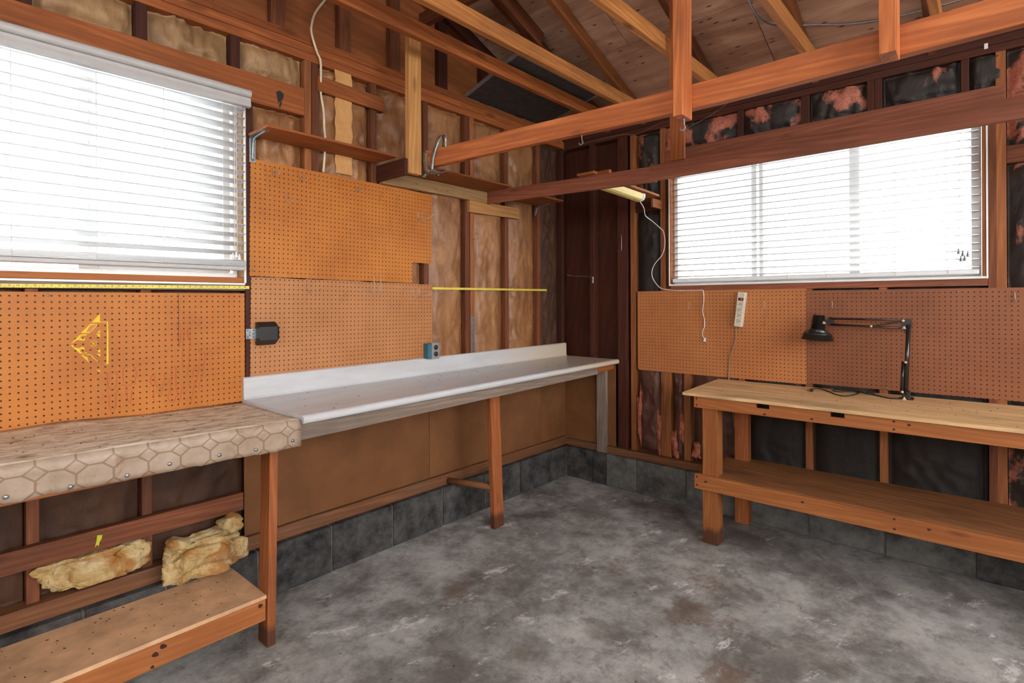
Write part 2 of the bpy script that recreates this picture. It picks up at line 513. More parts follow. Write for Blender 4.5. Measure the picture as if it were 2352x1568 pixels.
def box(name, x0, x1, y0, y1, z0, z1, mat, parent=None, ch=0.0015, axis=None):
    x0, x1 = sorted((x0, x1)); y0, y1 = sorted((y0, y1)); z0, z1 = sorted((z0, z1))
    dx, dy, dz = x1 - x0, y1 - y0, z1 - z0
    c = Vector(((x0 + x1) / 2, (y0 + y1) / 2, (z0 + z1) / 2))
    if axis is None:
        axis = 'x' if dx >= max(dy, dz) else ('y' if dy >= dz else 'z')
    if axis == 'x':
        R = Matrix.Identity(4); h = (dx, dy, dz)
    elif axis == 'y':
        R = Matrix.Rotation(math.pi / 2, 4, 'Z'); h = (dy, dx, dz)
    else:
        R = Matrix.Rotation(-math.pi / 2, 4, 'Y'); h = (dz, dy, dx)
    me = cbox(h[0] / 2, h[1] / 2, h[2] / 2, ch, mat)
    return mk(name, None, None, mat, parent, Matrix.Translation(c) @ R, me=me)

def frame(p0, p1, upv=(0, 0, 1)):
    p0, p1 = Vector(p0), Vector(p1)
    x = (p1 - p0).normalized()
    u = Vector(upv)
    y = u.cross(x).normalized()
    z = x.cross(y).normalized()
    R = Matrix((x, y, z)).transposed().to_4x4()
    R.translation = (p0 + p1) / 2
    return R, (p1 - p0).length

def beam(name, p0, p1, h, t, mat, parent=None, upv=(0, 0, 1), ch=0.0015):
    """board with centreline p0-p1, h along 'up', t across"""
    R, L = frame(p0, p1, upv)
    return mk(name, None, None, mat, parent, R, me=cbox(L / 2, t / 2, h / 2, ch, mat))

def smooth_path(pts, n=5):
    P = [Vector(p) for p in pts]
    if len(P) < 3: return P
    out = []
    for i in range(len(P) - 1):
        a = P[i - 1] if i > 0 else P[0] * 2 - P[1]
        b, c = P[i], P[i + 1]
        d = P[i + 2] if i + 2 < len(P) else P[-1] * 2 - P[-2]
        for k in range(n):
            t = k / n
            out.append(0.5 * ((2 * b) + (c - a) * t + (2 * a - 5 * b + 4 * c - d) * t * t + (3 * b - a - 3 * c + d) * t ** 3))
    out.append(P[-1])
    return out

def tube_geo(pts, r, seg=6):
    P = [Vector(p) for p in pts]
    V, F = [], []
    prev = None
    for i, p in enumerate(P):
        d = (P[min(i + 1, len(P) - 1)] - P[max(i - 1, 0)])
        if d.length < 1e-9: d = Vector((0, 0, 1))
        d.normalize()
        if prev is None:
            a = Vector((0, 0, 1)) if abs(d.z) < .9 else Vector((1, 0, 0))
            n = d.cross(a).normalized()
        else:
            n = (prev - d * prev.dot(d)).normalized()
        prev = n
        b = d.cross(n)
        rr = r[i] if isinstance(r, (list, tuple)) else r
        for s in range(seg):
            an = 2 * math.pi * s / seg
            V.append(p + n * math.cos(an) * rr + b * math.sin(an) * rr)
    for i in range(len(P) - 1):
        for s in range(seg):
            s2 = (s + 1) % seg
            F.append([i * seg + s, i * seg + s2, (i + 1) * seg + s2, (i + 1) * seg + s])
    F.append(list(range(seg))[::-1])
    F.append([(len(P) - 1) * seg + s for s in range(seg)])
    return V, F

def tube(name, pts, r, mat, parent=None, seg=6, curve=0):
    if curve: pts = smooth_path(pts, curve)
    V, F = tube_geo(pts, r, seg)
    return mkw(name, V, F, mat, parent, smooth=True)

def join(*geos):
    V, F = [], []
    for v, f in geos:
        b = len(V)
        V += list(v)
        F += [[i + b for i in q] for q in f]
    return V, F

def prism(name, pts, t, Mw, mat, parent=None):
    """polygon in local xz, thickness t along local y (front face at y=0, back at y=t)"""
    n = len(pts)
    V = [(p[0], 0, p[1]) for p in pts] + [(p[0], t, p[1]) for p in pts]
    area = sum(pts[i][0] * pts[(i + 1) % n][1] - pts[(i + 1) % n][0] * pts[i][1] for i in range(n))
    f = list(range(n)) if area > 0 else list(range(n))[::-1]
    F = [f, [i + n for i in f[::-1]]]
    for k in range(n):
        a, b = f[k], f[(k + 1) % n]
        F.append([b, a, a + n, b + n])
    return mk(name, V, F, mat, parent, Mw)

def lathe(name, prof, Mw, mat, parent=None, seg=24):
    V, F = [], []
    for r, z in prof:
        for s in range(seg):
            a = 2 * math.pi * s / seg
            V.append((r * math.cos(a), r * math.sin(a), z))
    for i in range(len(prof) - 1):
        for s in range(seg):
            s2 = (s + 1) % seg
            F.append([i * seg + s, i * seg + s2, (i + 1) * seg + s2, (i + 1) * seg + s])
    F.append(list(range(seg))[::-1])
    F.append([(len(prof) - 1) * seg + s for s in range(seg)])
    return mk(name, V, F, mat, parent, Mw, smooth=True)

T = lambda x, y, z: Matrix.Translation(Vector((x, y, z)))
# frames whose local x runs along a wall as seen, local y points into the wall, local z up
WA = lambda x, y, z, tilt=0.0: T(x, y, z) @ Matrix.Rotation(tilt, 4, 'Y')
RB = Matrix.Rotation(-math.pi / 2, 4, 'Z')         # local x -> -Y, local y -> +X
WB = lambda x, y, z, tilt=0.0: T(x, y, z) @ RB @ Matrix.Rotation(tilt, 4, 'Y')

def batt(name, wall, a0, a1, z0, z1, mat, parent, seed, depth=0.05, bulge=0.046, crease=0.022, fq=1.0):
    """crumpled paper-faced insulation between two studs; a runs along the wall"""
    nu, nv = 26, max(8, int((z1 - z0) / 0.018))
    V, F = [], []
    for j in range(nv + 1):
        z = z0 + (z1 - z0) * j / nv
        ev = min(1.0, min(j, nv - j) / 2.0 + 0.15)
        for i in range(nu + 1):
            u = i / nu
            a = a0 + (a1 - a0) * u
            pr = max(0.0, 1 - abs(2 * u - 1) ** 3.2)
            q = Vector((a * 5 * fq + seed * 3.7, z * 4.2 * fq, seed * 1.3))
            n = noise.noise(q) * 0.6 + noise.noise(q * 2.3) * 0.35
            ridge = (1 - abs(noise.noise(q * 1.7 + Vector((3, 8, 1))))) ** 5
            r2_ = (1 - abs(noise.noise(Vector((a * 14 + seed, z * 7, 2.2))))) ** 6
            fn = noise.noise(Vector((a * 40 + seed, z * 22, 7.7))) * .16 + (1 - abs(noise.noise(Vector((a * 9, z * 26, seed + 4))))) ** 8 * .3
            d = depth - bulge * pr * ev - crease * (n + ridge * 0.5 + r2_ * 0.5 + fn - .3) * (.25 + .75 * pr)
            d = max(d, -0.004)
            V.append((a, d, z) if wall == 'A' else (d, a, z))
    for j in range(nv):
        for i in range(nu):
            q = [j * (nu + 1) + i, j * (nu + 1) + i + 1, (j + 1) * (nu + 1) + i + 1, (j + 1) * (nu + 1) + i]
            F.append(q)
    # close the back so that the batt has thickness
    b = len(V)
    for (i, j) in ((0, 0), (nu, 0), (nu, nv), (0, nv)):
        p = V[j * (nu + 1) + i]
        V.append((p[0], 0.086, p[2]) if wall == 'A' else (0.086, p[1], p[2]))
    rows = [[i for i in range(nu + 1)], [j * (nu + 1) + nu for j in range(nv + 1)],
            [nv * (nu + 1) + i for i in range(nu, -1, -1)], [j * (nu + 1) for j in range(nv, -1, -1)]]
    cr = [b, b + 1, b + 2, b + 3]
    for k, rw in enumerate(rows):
        F.append([cr[(k + 1) % 4], *rw[::-1], cr[k]][::-1])
    F.append(cr[::-1])
    return mkw(name, V, F, mat, parent, smooth=True)

# ================================================================== THE SHELL
floor = tag(box('floor', -6.3, 0.12, -6.3, 0.12, -0.12, 0.0, 'concrete', ch=0.0), kind='structure')

# ---------------------------------------------------------------- left (gable) wall
wl = structure('wall_left')
S = 'stud'
# outer sheathing, with the window opening left free
WX0, WX1, WZ0, WZ1 = -4.085, -2.772, 1.627, 2.562
box('sheathing', -6.3, WX0, .09, .105, .26, 2.97, 'sheath', wl, axis='x')
box('sheathing', WX1, .09, .09, .105, .26, 2.97, 'sheath', wl, axis='x')
box('sheathing', WX0, WX1, .09, .105, .26, WZ0, 'sheath', wl)
box('sheathing', WX0, WX1, .09, .105, WZ1, 2.97, 'sheath', wl)
# gable triangle sheathing
RS = 0.385
def zr(x): return 2.935 - RS * x          # rafter underside on the right-hand slope
RIDGE = -3.1
def zroof(x): return zr(x) if x >= RIDGE else zr(2 * RIDGE - x)
gv = [(-6.3, 2.97), (.09, 2.97), (.09, zroof(.09) + .09), (RIDGE, zroof(RIDGE) + .09), (-6.29, zroof(-6.29) + .09)]
prism('gable_sheathing', gv, .012, T(0, .052, 0), 'gable', wl)
# plates
box('sill_plate', -6.3, .05, -.025, .088, .262, .333, 'plate_dusty', wl)
box('top_plate', -6.3, .09, 0, .088, 2.88, 2.924, 'plate', wl)
box('top_plate', -6.3, -1.25, 0, .088, 2.926, 2.969, 'plate', wl)
box('top_plate', -1.248, .09, 0, .088, 2.926, 2.969, 'header', wl)
box('gable_plate', -6.3, .09, 0, .088, 2.971, 3.014, 'plate', wl)
# full-height studs
for x0, m in ((-2.445, 'stud_light'), (-2.40, 'stud'), (-2.012, 'stud'), (-1.600, 'stud'), (-1.217, 'stud'), (-1.166, 'stud_light'), (-.787, 'stud'), (-.385, 'stud'),
              (-6.25, 'stud'), (-5.8, 'stud'), (-5.4, 'stud'), (-5.0, 'stud'), (-4.6, 'stud'), (-4.165, 'stud'), (-.042, 'stud_dark')):
    box('stud', x0, x0 + .041, 0, .088, .334, 2.879, m, wl)
# trimmers beside the window
box('trimmer_stud', -2.770, -2.729, 0, .088, .334, 2.558, 'stud_dark', wl)
box('trimmer_stud', -4.126, -4.087, 0, .088, .334, 2.558, 'stud_dark', wl)
# header over the window and the cripples on it
box('header', -4.12, -2.447, -.004, .088, 2.563, 2.716, 'header', wl)
for x0 in (-3.64, -3.243, -2.837):
    box('cripple_stud', x0, x0 + .046, 0, .088, 2.717, 2.879, 'stud_dark', wl)
# framing under the window
box('rough_sill', -4.085, -2.772, 0, .088, 1.588, 1.626, 'grey_wood', wl)
for x0 in (-4.0, -3.62, -3.228):
    box('cripple_stud', x0, x0 + .041, 0, .088, .334, 1.587, 'stud', wl)
# gable studs set flat
for x0 in (-4.62, -4.21, -3.80, -3.40, -2.99, -2.628, -2.225, -1.862, -1.455, -1.04, -.64):
    box('gable_stud', x0, x0 + .078, .004, .05, 3.015, zroof(x0 + (.078 if x0 > RIDGE else 0)) + .02, 'stud' if x0 < -1.5 else 'stud_dark', wl)
# short nailed boards
tag(beam('nailer_board', (-2.373, -.012, 2.764), (-1.93, -.012, 2.755), .086, .022, 'header', wl), 'short reddish board nailed across the studs below the top plate')
tag(beam('nailer_board', (-1.2, -.015, 2.219), (-.648, -.015, 2.229), .086, .028, 'post_pine', wl), 'short stained board nailed across two studs under the corner rail')
# insulation
K = 0
def ba(x0, x1, z0, z1, mat, **kw):
    global K
    K += 1
    return batt('insulation_batt', 'A', x0 + .002, x1 - .002, z0, z1, mat, wl, K, **kw)
ba(-4.12, -3.64, 2.718, 2.878, 'kraft_pale', crease=.034, fq=1.9)
ba(-3.594, -3.243, 2.718, 2.878, 'kraft_pale', crease=.036, fq=1.8)
ba(-3.197, -2.837, 2.718, 2.878, 'kraft_pale', crease=.036, fq=1.8)
ba(-2.791, -2.447, 2.718, 2.878, 'kraft_pale', crease=.034, fq=1.9)
ba(-2.727, -2.447, 1.30, 2.561, 'kraft', crease=.032, fq=1.6)
ba(-2.357, -2.013, 1.30, 2.878, 'kraft', crease=.032, fq=1.6)
ba(-1.970, -1.601, 1.30, 2.878, 'kraft', crease=.032, fq=1.6)
ba(-1.558, -1.218, 1.0, 2.878, 'kraft', depth=.048)
ba(-1.124, -.788, 1.0, 2.878, 'kraft', depth=.048)
ba(-.745, -.386, 1.0, 2.878, 'kraft', depth=.048)
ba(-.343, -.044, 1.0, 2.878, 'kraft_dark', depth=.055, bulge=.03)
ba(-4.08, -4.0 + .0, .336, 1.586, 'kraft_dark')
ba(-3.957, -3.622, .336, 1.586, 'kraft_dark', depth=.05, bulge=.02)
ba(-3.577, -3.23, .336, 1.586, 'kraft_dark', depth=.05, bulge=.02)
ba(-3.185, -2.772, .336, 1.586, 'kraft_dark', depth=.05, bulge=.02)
# pale paper strip taped down one bay
strip = []
for i in range(22):
    z = 2.28 + i * .6 / 21
    w = .004 * math.sin(i * 1.7)
    strip.append((-2.262 + w, -.010 - .002 * math.sin(i * 2.1), z)); strip.append((-2.152 + w, -.010 + .003 * math.sin(i * 1.3), z))
sv = strip + [(x, y + .003, z) for x, y, z in strip]
sf = []
for i in range(21):
    a = 2 * i
    sf += [[a, a + 1, a + 3, a + 2], [a + 44, a + 46, a + 47, a + 45], [a, a + 2, a + 46, a + 44], [a + 1, a + 45, a + 47, a + 3]]
tag(mkw('paper_flap', sv, sf, kraft('paper_flap', (196, 140, 84), (224, 172, 112)), wl), 'pale folded kraft paper strip hanging in the stud bay')
# foundation blocks with recessed mortar
box('mortar_bed', -6.3, .1, -.052, .09, .0, .255, 'mortar', wl)
js = [-6.3, -5.9, -5.5, -5.09, -4.68, -4.27, -3.86, -3.45, -3.15, -2.737, -2.324, -1.908, -1.497, -1.105, -.69, -.295, -.065]
for a, b in zip(js[:-1], js[1:]):
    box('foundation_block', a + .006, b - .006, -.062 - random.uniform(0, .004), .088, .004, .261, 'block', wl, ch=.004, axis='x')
# fibreboard lining below the counter
for a, b in ((-2.784, -1.569), (-1.566, -.357), (-.355, -.004)):
    box('fiberboard_panel', a, b, -.008, -.0005, .336, .995, 'fiberboard', wl, ch=.001, axis='x')

# ---------------------------------------------------------------- right (eave) wall
wr = structure('wall_right')
BY0, BY1, BZ0, BZ1 = -1.0, -2.848, 1.648, 2.558
box('sheathing', .09, .105, -6.3, BY1, .26, 3.05, 'sheath', wr, axis='y')
box('sheathing', .09, .105, BY0, .09, .26, 3.05, 'sheath', wr, axis='z')
box('sheathing', .09, .105, BY1, BY0, .26, BZ0, 'sheath', wr)
box('sheathing', .09, .105, BY1, BY0, BZ1, 3.05, 'sheath', wr)
box('sill_plate', -.03, .088, -6.3, -.026, .262, .318, 'plate_dusty', wr)
box('top_plate', 0, .088, -6.3, 0, 2.868, 2.91, 'stud_dark', wr)
box('top_plate', 0, .088, -6.3, 0, 2.912, 2.955, 'stud_dark', wr)
for y0, w, m, z1 in ((-.309, .041, 'stud_dark', 2.867), (-.632, .092, 'stud_dark', 2.867), (-.705, .046, 'stud_light', 2.867), (-.963, .042, 'stud_light', 2.867),
                 (-2.925, .042, 'stud_light', 2.867), (-3.33, .041, 'stud', 2.867), (-3.74, .041, 'stud', 2.867), (-4.15, .041, 'stud', 2.867), (-4.56, .041, 'stud', 2.867), (-4.97, .041, 'stud', 2.867), (-5.38, .041, 'stud', 2.867), (-5.8, .041, 'stud', 2.867)):
    box('stud', 0, .088, y0, y0 + w, .319, z1, m, wr)
for y0 in (-1.004,):
    box('trimmer_stud', 0, .088, y0, y0 + .041, .319, BZ0 - .03, 'stud_light', wr)
    box('trimmer_stud', 0.03, .088, y0, y0 + .041, BZ0 - .03, 2.557, 'stud', wr)
box('trimmer_stud', 0, .088, -2.884, -2.849, .319, 2.557, 'stud', wr)
for y0, w in ((-1.157, .05), (-1.555, .041), (-1.982, .041), (-2.389, .041)):
    box('cripple_stud', 0, .088, y0, y0 + w, .319, 1.60, 'stud_light', wr)
box('rough_sill', 0, .088, -2.848, -1.005, 1.601, 1.640, 'header_b', wr)
box('header', -.004, .088, -2.92, -.965, 2.559, 2.684, 'header_b', wr)
for y0, w in ((-1.553, .041), (-1.972, .05), (-2.33, .038), (-2.368, .036), (-2.774, .037)):
    box('cripple_stud', 0, .088, y0, y0 + w, 2.685, 2.867, 'stud_dark', wr)
box('fire_block', 0, .06, -.922, -.706, 2.236, 2.342, 'stud_dark', wr)
box('fire_block', 0, .06, -3.29, -2.926, 2.255, 2.350, 'stud', wr)
for a, b in ((-.52, -.004),):
    box('fiberboard_panel', -.008, -.0005, a, b, .32, .995, 'fiberboard', wr, ch=.001, axis='y')
def bb(y0, y1, z0, z1, mat, **kw):
    global K
    K += 1
    return batt('insulation_batt', 'B', y0 + .002, y1 - .002, z0, z1, mat, wr, K, **kw)
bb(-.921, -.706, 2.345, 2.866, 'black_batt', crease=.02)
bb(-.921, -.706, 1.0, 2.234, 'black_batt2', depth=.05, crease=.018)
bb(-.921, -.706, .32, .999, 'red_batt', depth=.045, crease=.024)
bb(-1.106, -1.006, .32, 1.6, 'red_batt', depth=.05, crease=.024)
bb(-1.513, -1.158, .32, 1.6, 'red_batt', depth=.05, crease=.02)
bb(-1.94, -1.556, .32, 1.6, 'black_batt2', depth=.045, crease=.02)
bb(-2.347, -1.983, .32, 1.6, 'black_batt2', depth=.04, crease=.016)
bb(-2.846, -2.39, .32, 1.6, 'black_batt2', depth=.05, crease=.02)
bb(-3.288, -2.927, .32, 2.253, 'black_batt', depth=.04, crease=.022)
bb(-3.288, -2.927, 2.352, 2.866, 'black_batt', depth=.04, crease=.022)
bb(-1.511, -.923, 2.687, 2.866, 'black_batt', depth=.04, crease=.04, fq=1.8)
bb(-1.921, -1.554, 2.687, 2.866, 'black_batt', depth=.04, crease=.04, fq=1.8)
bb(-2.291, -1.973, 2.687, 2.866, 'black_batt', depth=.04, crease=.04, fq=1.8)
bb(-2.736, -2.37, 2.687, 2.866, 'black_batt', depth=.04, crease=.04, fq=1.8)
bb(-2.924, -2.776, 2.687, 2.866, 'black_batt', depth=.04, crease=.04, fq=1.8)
# pink fibreglass pulled out at the foot of the bays
def tuft(cx, cy, cz, sx, sy, sz, seed, mat, parent, name='fibreglass_tuft', amp=.35):
    bm = bmesh.new()
    bmesh.ops.create_icosphere(bm, subdivisions=3, radius=1)
    for v in bm.verts:
        p = v.co.copy()
        d = 1 + amp * noise.noise(p * 1.6 + Vector((seed, 0, 0))) + amp * .55 * noise.noise(p * 4 + Vector((0, seed, 0)))
        v.co = Vector((p.x * sx * d, p.y * sy * d, p.z * sz * d))
    me = bpy.data.meshes.new(name)
    bm.to_mesh(me); bm.free()
    me.materials.append(M[mat])
    for q in me.polygons: q.use_smooth = True
    return mk(name, None, None, mat, parent, T(cx, cy, cz), me=me)
for i, (y, z, sy, sz) in enumerate(((-.735, .62, .022, .2), (-.90, .50, .026, .16), (-1.03, .44, .03, .1), (-1.085, .56, .022, .13), (-1.04, .36, .03, .05), (-1.20, .40, .03, .07))):
    tuft(.016, y, z, .026, sy, sz, i * 5.1, 'pinkbatt', wr, amp=.75)
# foundation blocks
box('mortar_bed', -.052, .09, -6.3, .0, .0, .255, 'mortar', wr)
jb = [-.065, -.33, -.46, -.74, -1.15, -1.56, -1.97, -2.38, -2.79, -3.2, -3.61, -4.02, -4.43, -4.84, -5.25, -5.66, -6.07, -6.3]
for i, (a, b) in enumerate(zip(jb[:-1], jb[1:])):
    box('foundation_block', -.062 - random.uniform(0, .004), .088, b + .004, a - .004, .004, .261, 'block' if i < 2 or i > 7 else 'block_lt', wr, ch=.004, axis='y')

# ---------------------------------------------------------------- walls behind the photographer (unseen high openings added to brighten the room)
wb = structure('wall_back')
box('lining_board', -6.3, .1, -6.3, -6.2, 0, 1.3, 'outer', wb)
box('lining_board', -6.3, -5.9, -6.3, -6.2, 1.3, 3.0, 'outer', wb)
box('lining_board', -.4, .1, -6.3, -6.2, 1.3, 3.0, 'outer', wb)
box('lining_board', -3.25, -2.95, -6.3, -6.2, 1.3, 4.0, 'outer', wb)
wsd = structure('wall_side')  # the open band in this wall is added to let in more daylight
box('lining_board', -6.3, -6.2, -6.2, .0, 0, 1.9, 'outer', wsd)
box('lining_board', -6.3, -6.2, -6.2, .0, 2.75, 3.0, 'outer', wsd)
box('lining_board', -6.3, -6.2, -1.2, .0, 1.9, 2.75, 'outer', wsd)
box('lining_board', -6.3, -6.2, -6.2, -4.6, 1.9, 2.75, 'outer', wsd)
tag(box('driveway', -14, 8, -16, -6.31, -.14, -.02, 'outdoor', ch=0), kind='structure')

# ---------------------------------------------------------------- roof
cl = structure('ceiling', (0, 0, 2.95))
sl = math.sqrt(1 + RS * RS)
def slope_frame(x0, x1, yc, lift):
    zf = lambda x: zroof(x) + lift
    return (x0, yc, zf(x0)), (x1, yc, zf(x1))
# plywood deck sheets, 1.2 m up the slope by 2.4 m long, thin open seams
ys = [.11, -1.05, -3.5, -5.95, -6.3]
for side in (0, 1):
    xs = [.45, -.62, -1.74, -2.86, RIDGE] if side == 0 else [2 * RIDGE - .45, 2 * RIDGE + .62, 2 * RIDGE + 1.74, 2 * RIDGE + 2.86, RIDGE]
    for i in range(4):
        off = 0 if i % 2 else -.8
        yy = [.11] + [y for y in (off - 1.0, off - 3.44, off - 5.88) if y > -6.3] + [-6.3]
        for a, b in zip(yy[:-1], yy[1:]):
            x0, x1 = xs[i], xs[i + 1]
            e = .002 * (1 if x1 < x0 else -1)
            p0 = Vector((x0 - e, (a + b) / 2, zroof(x0) + .104 + (.009 if i < 4 else 0)))
            p1 = Vector((x1 + e, (a + b) / 2, zroof(x1) + .104 + .009))
            L = (p1 - p0).length
            xax = Vector((0, 1, 0)); zz = (p1 - p0).normalized()
            yax = zz.cross(xax)
            R = Matrix((xax, yax, zz)).transposed().to_4x4(); R.translation = (p0 + p1) / 2
            mk('roof_sheet', None, None, 'deck', cl, R, me=cbox((a - b) / 2 - .002, .006, L / 2, .0008, 'deck'))
for x0, x1 in ((.5, RIDGE), (2 * RIDGE - .5, RIDGE)):
    beam('roof_light_seal', (x0, -3.1, zroof(x0) + .135), (x1, -3.1, zroof(x1) + .135), .02, 6.5, 'deck', cl)  # unseen sheet added above the deck to stop daylight leaking through its seams
# rafters, doubled beside the joists
for yc in (-.02, -.455, -.785, -1.405, -2.01, -2.61, -3.22, -3.83, -4.44, -5.05, -5.66):
    for sgn in (1, -1):
        xe = .40 if sgn == 1 else 2 * RIDGE - .40
        m = 'stud_dark' if yc > -.1 else ('stud' if sgn == 1 and yc not in (-.785, -2.01) else 'stud_light')
        beam('rafter', (xe, yc, zroof(xe) + .048), (RIDGE + .02 * sgn, yc, zroof(RIDGE) + .048 - .02 * RS), .089, .038, m, cl)
beam('rafter_scab', (-.95, -.497, zroof(-.95) + .055), (-2.4, -.497, zroof(-2.4) + .055), .13, .036, 'stud', cl)
box('ridge_board', RIDGE - .019, RIDGE + .019, -6.2, .05, zroof(RIDGE) - .04, zroof(RIDGE) + .10, 'stud_dark', cl)
# ceiling joists
for i, yc in enumerate((-.526, -.83, -1.452, -2.05, -2.655, -3.26, -3.87, -4.48, -5.09, -5.7)):
    box('joist', -6.29, .085, yc - .0195, yc + .0195, 2.957, 3.046, 'joist' if i != 0 else 'header', cl)
# blocking over the eave plate
for a, b in ((-.08, -.43), (-.55, -.765), (-.85, -1.38), (-1.48, -1.985), (-2.07, -2.585), (-2.68, -3.195)):
    box('eave_block', .05, .088, b, a, 2.957, 3.03, 'stud_dark', cl)
box('roof_brace', -1.66, -1.62, -.75, -.03, 3.34, 3.43, 'stud', cl)

# ================================================================== WINDOWS
w1 = structure('window_1', (WX0, .05, WZ0))
# wooden jamb liner and sill, white edge strip
box('jamb', WX1 - .016, WX1 - .001, .002, .09, WZ0 + .029, WZ1 - .001, 'pine_pale', w1)
box('jamb', WX0 + .001, WX0 + .016, .002, .09, WZ0 + .029, WZ1 - .001, 'pine_pale', w1)
box('sill', WX0 + .001, WX1 - .001, .004, .09, WZ0, WZ0 + .028, 'bench', w1)
box('edge_strip', WX0, WX1, -.006, -.001, WZ0 - .010, WZ0 - .001, 'white', w1)
box('edge_strip', WX1 - .006, WX1 + .005, -.006, -.001, WZ0, WZ1, 'white', w1)
def vinyl_frame(par, x0, x1, z0, z1, y0, y1, w, sub=None):
    box('frame_rail', x0, x1, y0, y1, z0, z0 + w, 'white', par)
    box('frame_rail', x0, x1, y0, y1, z1 - w, z1, 'white', par)
    box('frame_stile', x0, x0 + w, y0, y1, z0 + w, z1 - w, 'white', par)
    box('frame_stile', x1 - w, x1, y0, y1, z0 + w, z1 - w, 'white', par)
vinyl_frame(w1, WX0 + .017, WX1 - .017, WZ0 + .029, WZ1 - .002, .05, .088, .022)
box('meeting_stile', -3.442, -3.405, .048, .085, WZ0 + .052, WZ1 - .033, 'white', w1)
box('sash_stile', -3.404, -3.37, .058, .088, WZ0 + .052, WZ1 - .033, 'white', w1)
box('sash_rail', -3.3695, WX1 - .0485, .058, .088, WZ0 + .052, WZ0 + .080, 'white', w1)
box('sash_stile', WX1 - .082, WX1 - .048, .058, .088, WZ0 + .081, WZ1 - .033, 'white', w1)
box('pane', -3.37, WX1 - .083, .071, .075, WZ0 + .081, WZ1 - .034, 'glass', w1, ch=0)
box('pane', WX0 + .048, -3.443, .063, .067, WZ0 + .052, WZ1 - .034, 'glass', w1, ch=0)

w2 = structure('window_2', (.05, BY0, BZ0))
box('jamb', -.012, .09, BY0 - .012, BY0 - .001, BZ0 + .006, BZ1 - .001, 'stud_light', w2)
box('jamb', -.012, .09, BY1 + .001, BY1 + .024, BZ0 + .006, BZ1 - .001, 'stud_light', w2)
box('sill', -.014, .09, BY1 + .001, BY0 - .001, BZ0 - .008, BZ0 + .005, 'white', w2)
box('edge_strip', -.016, -.0125, BY0 - .006, BY0 + .002, BZ0 - .008, BZ1, 'white', w2)
box('edge_strip', -.016, -.0125, BY1 - .002, BY1 + .006, BZ0 - .008, BZ1, 'white', w2)
FY0, FY1, FZ0, FZ1 = BY0 - .014, BY1 + .026, BZ0 + .006, BZ1 - .002
box('frame_rail', .048, .088, FY1, FY0, FZ0, FZ0 + .03, 'white', w2)
box('frame_rail', .048, .088, FY1, FY0, FZ1 - .03, FZ1, 'white', w2)
box('frame_stile', .048, .088, FY0 - .03, FY0, FZ0 + .03, FZ1 - .03, 'white', w2)
box('frame_stile', .048, .088, FY1, FY1 + .044, FZ0 + .03, FZ1 - .03, 'white', w2)
for a, b in ((-1.625, -1.588), (-1.668, -1.64), (-2.243, -2.186)):
    box('mullion', .05, .086, a, b, FZ0 + .031, FZ1 - .031, 'white', w2)
for a, b in ((FY0 - .031, -1.587), (-1.669, -2.185), (-2.244, FY1 + .045)):
    box('pane', .066, .070, b, a, FZ0 + .031, FZ1 - .031, 'glass', w2, ch=0)

# ---------------------------------------------------------------- blinds
def slat_mesh(L, w=.05, sag=.004):
    n = 6
    V, F = [], []
    for s in (-1, 1):
        for i in range(n + 1):
            u = -1 + 2 * i / n
            V.append((s * L / 2, u * w / 2, sag * (1 - u * u)))
        for i in range(n + 1):
            u = -1 + 2 * i / n
            V.append((s * L / 2, u * w / 2, sag * (1 - u * u) - .004))
    m = 2 * (n + 1)
    for i in range(n):
        F.append([i, i + 1, m + i + 1, m + i][::-1])
        a = n + 1
        F.append([a + i, a + i + 1, m + a + i + 1, m + a + i])
    F.append([0, n + 1, m + n + 1, m])
    F.append([n, m + n, m + 2 * n + 1, 2 * n + 1])
    F.append([*range(n + 1), *range(2 * n + 1, n, -1)])
    F.append([*range(m + n, m - 1, -1), *range(m + n + 1, m + 2 * n + 2)])
    me = bpy.data.meshes.new('slat')
    me.from_pydata(V, [], F)
    me.materials.append(M['blind'])
    for p in me.polygons: p.use_smooth = len(p.vertices) == 4
    me.update()
    return me

def tassel(name, par, p, r=.009):
    lathe(name, [(.003, .03), (.004, .022), (r * .8, .006), (r, 0)], T(*p), 'white' if par is bl1 else 'steel', par, 10)

bl1 = thing('window_blind', (-3.43, -.04, 1.69), 'white slatted blind with grey valance over the large window beside the amber pegboards', 'window blind')
bx0, bx1 = -4.07, -2.792
sm = slat_mesh(bx1 - bx0)
def cord(par, pts, r=.0011, name='cord'):
    tube(name, pts, r, 'white', par, 5)
for i in range(17):
    z = 2.492 - i * .0446
    mk('slat', None, None, 'blind', bl1, T((bx0 + bx1) / 2, -.036, z) @ Matrix.Rotation(math.radians(-16), 4, 'X'), me=sm)
for i in range(5):
    mk('slat', None, None, 'blind', bl1, T((bx0 + bx1) / 2, -.036, 1.712 + i * .0062) @ Matrix.Rotation(math.radians(-3 + i * 3), 4, 'X'), me=sm)
box('bottom_rail', bx0, bx1, -.062, -.010, 1.688, 1.708, 'valance', bl1, ch=.004)
box('head_rail', bx0, bx1, -.06, -.008, 2.512, 2.556, 'white', bl1)
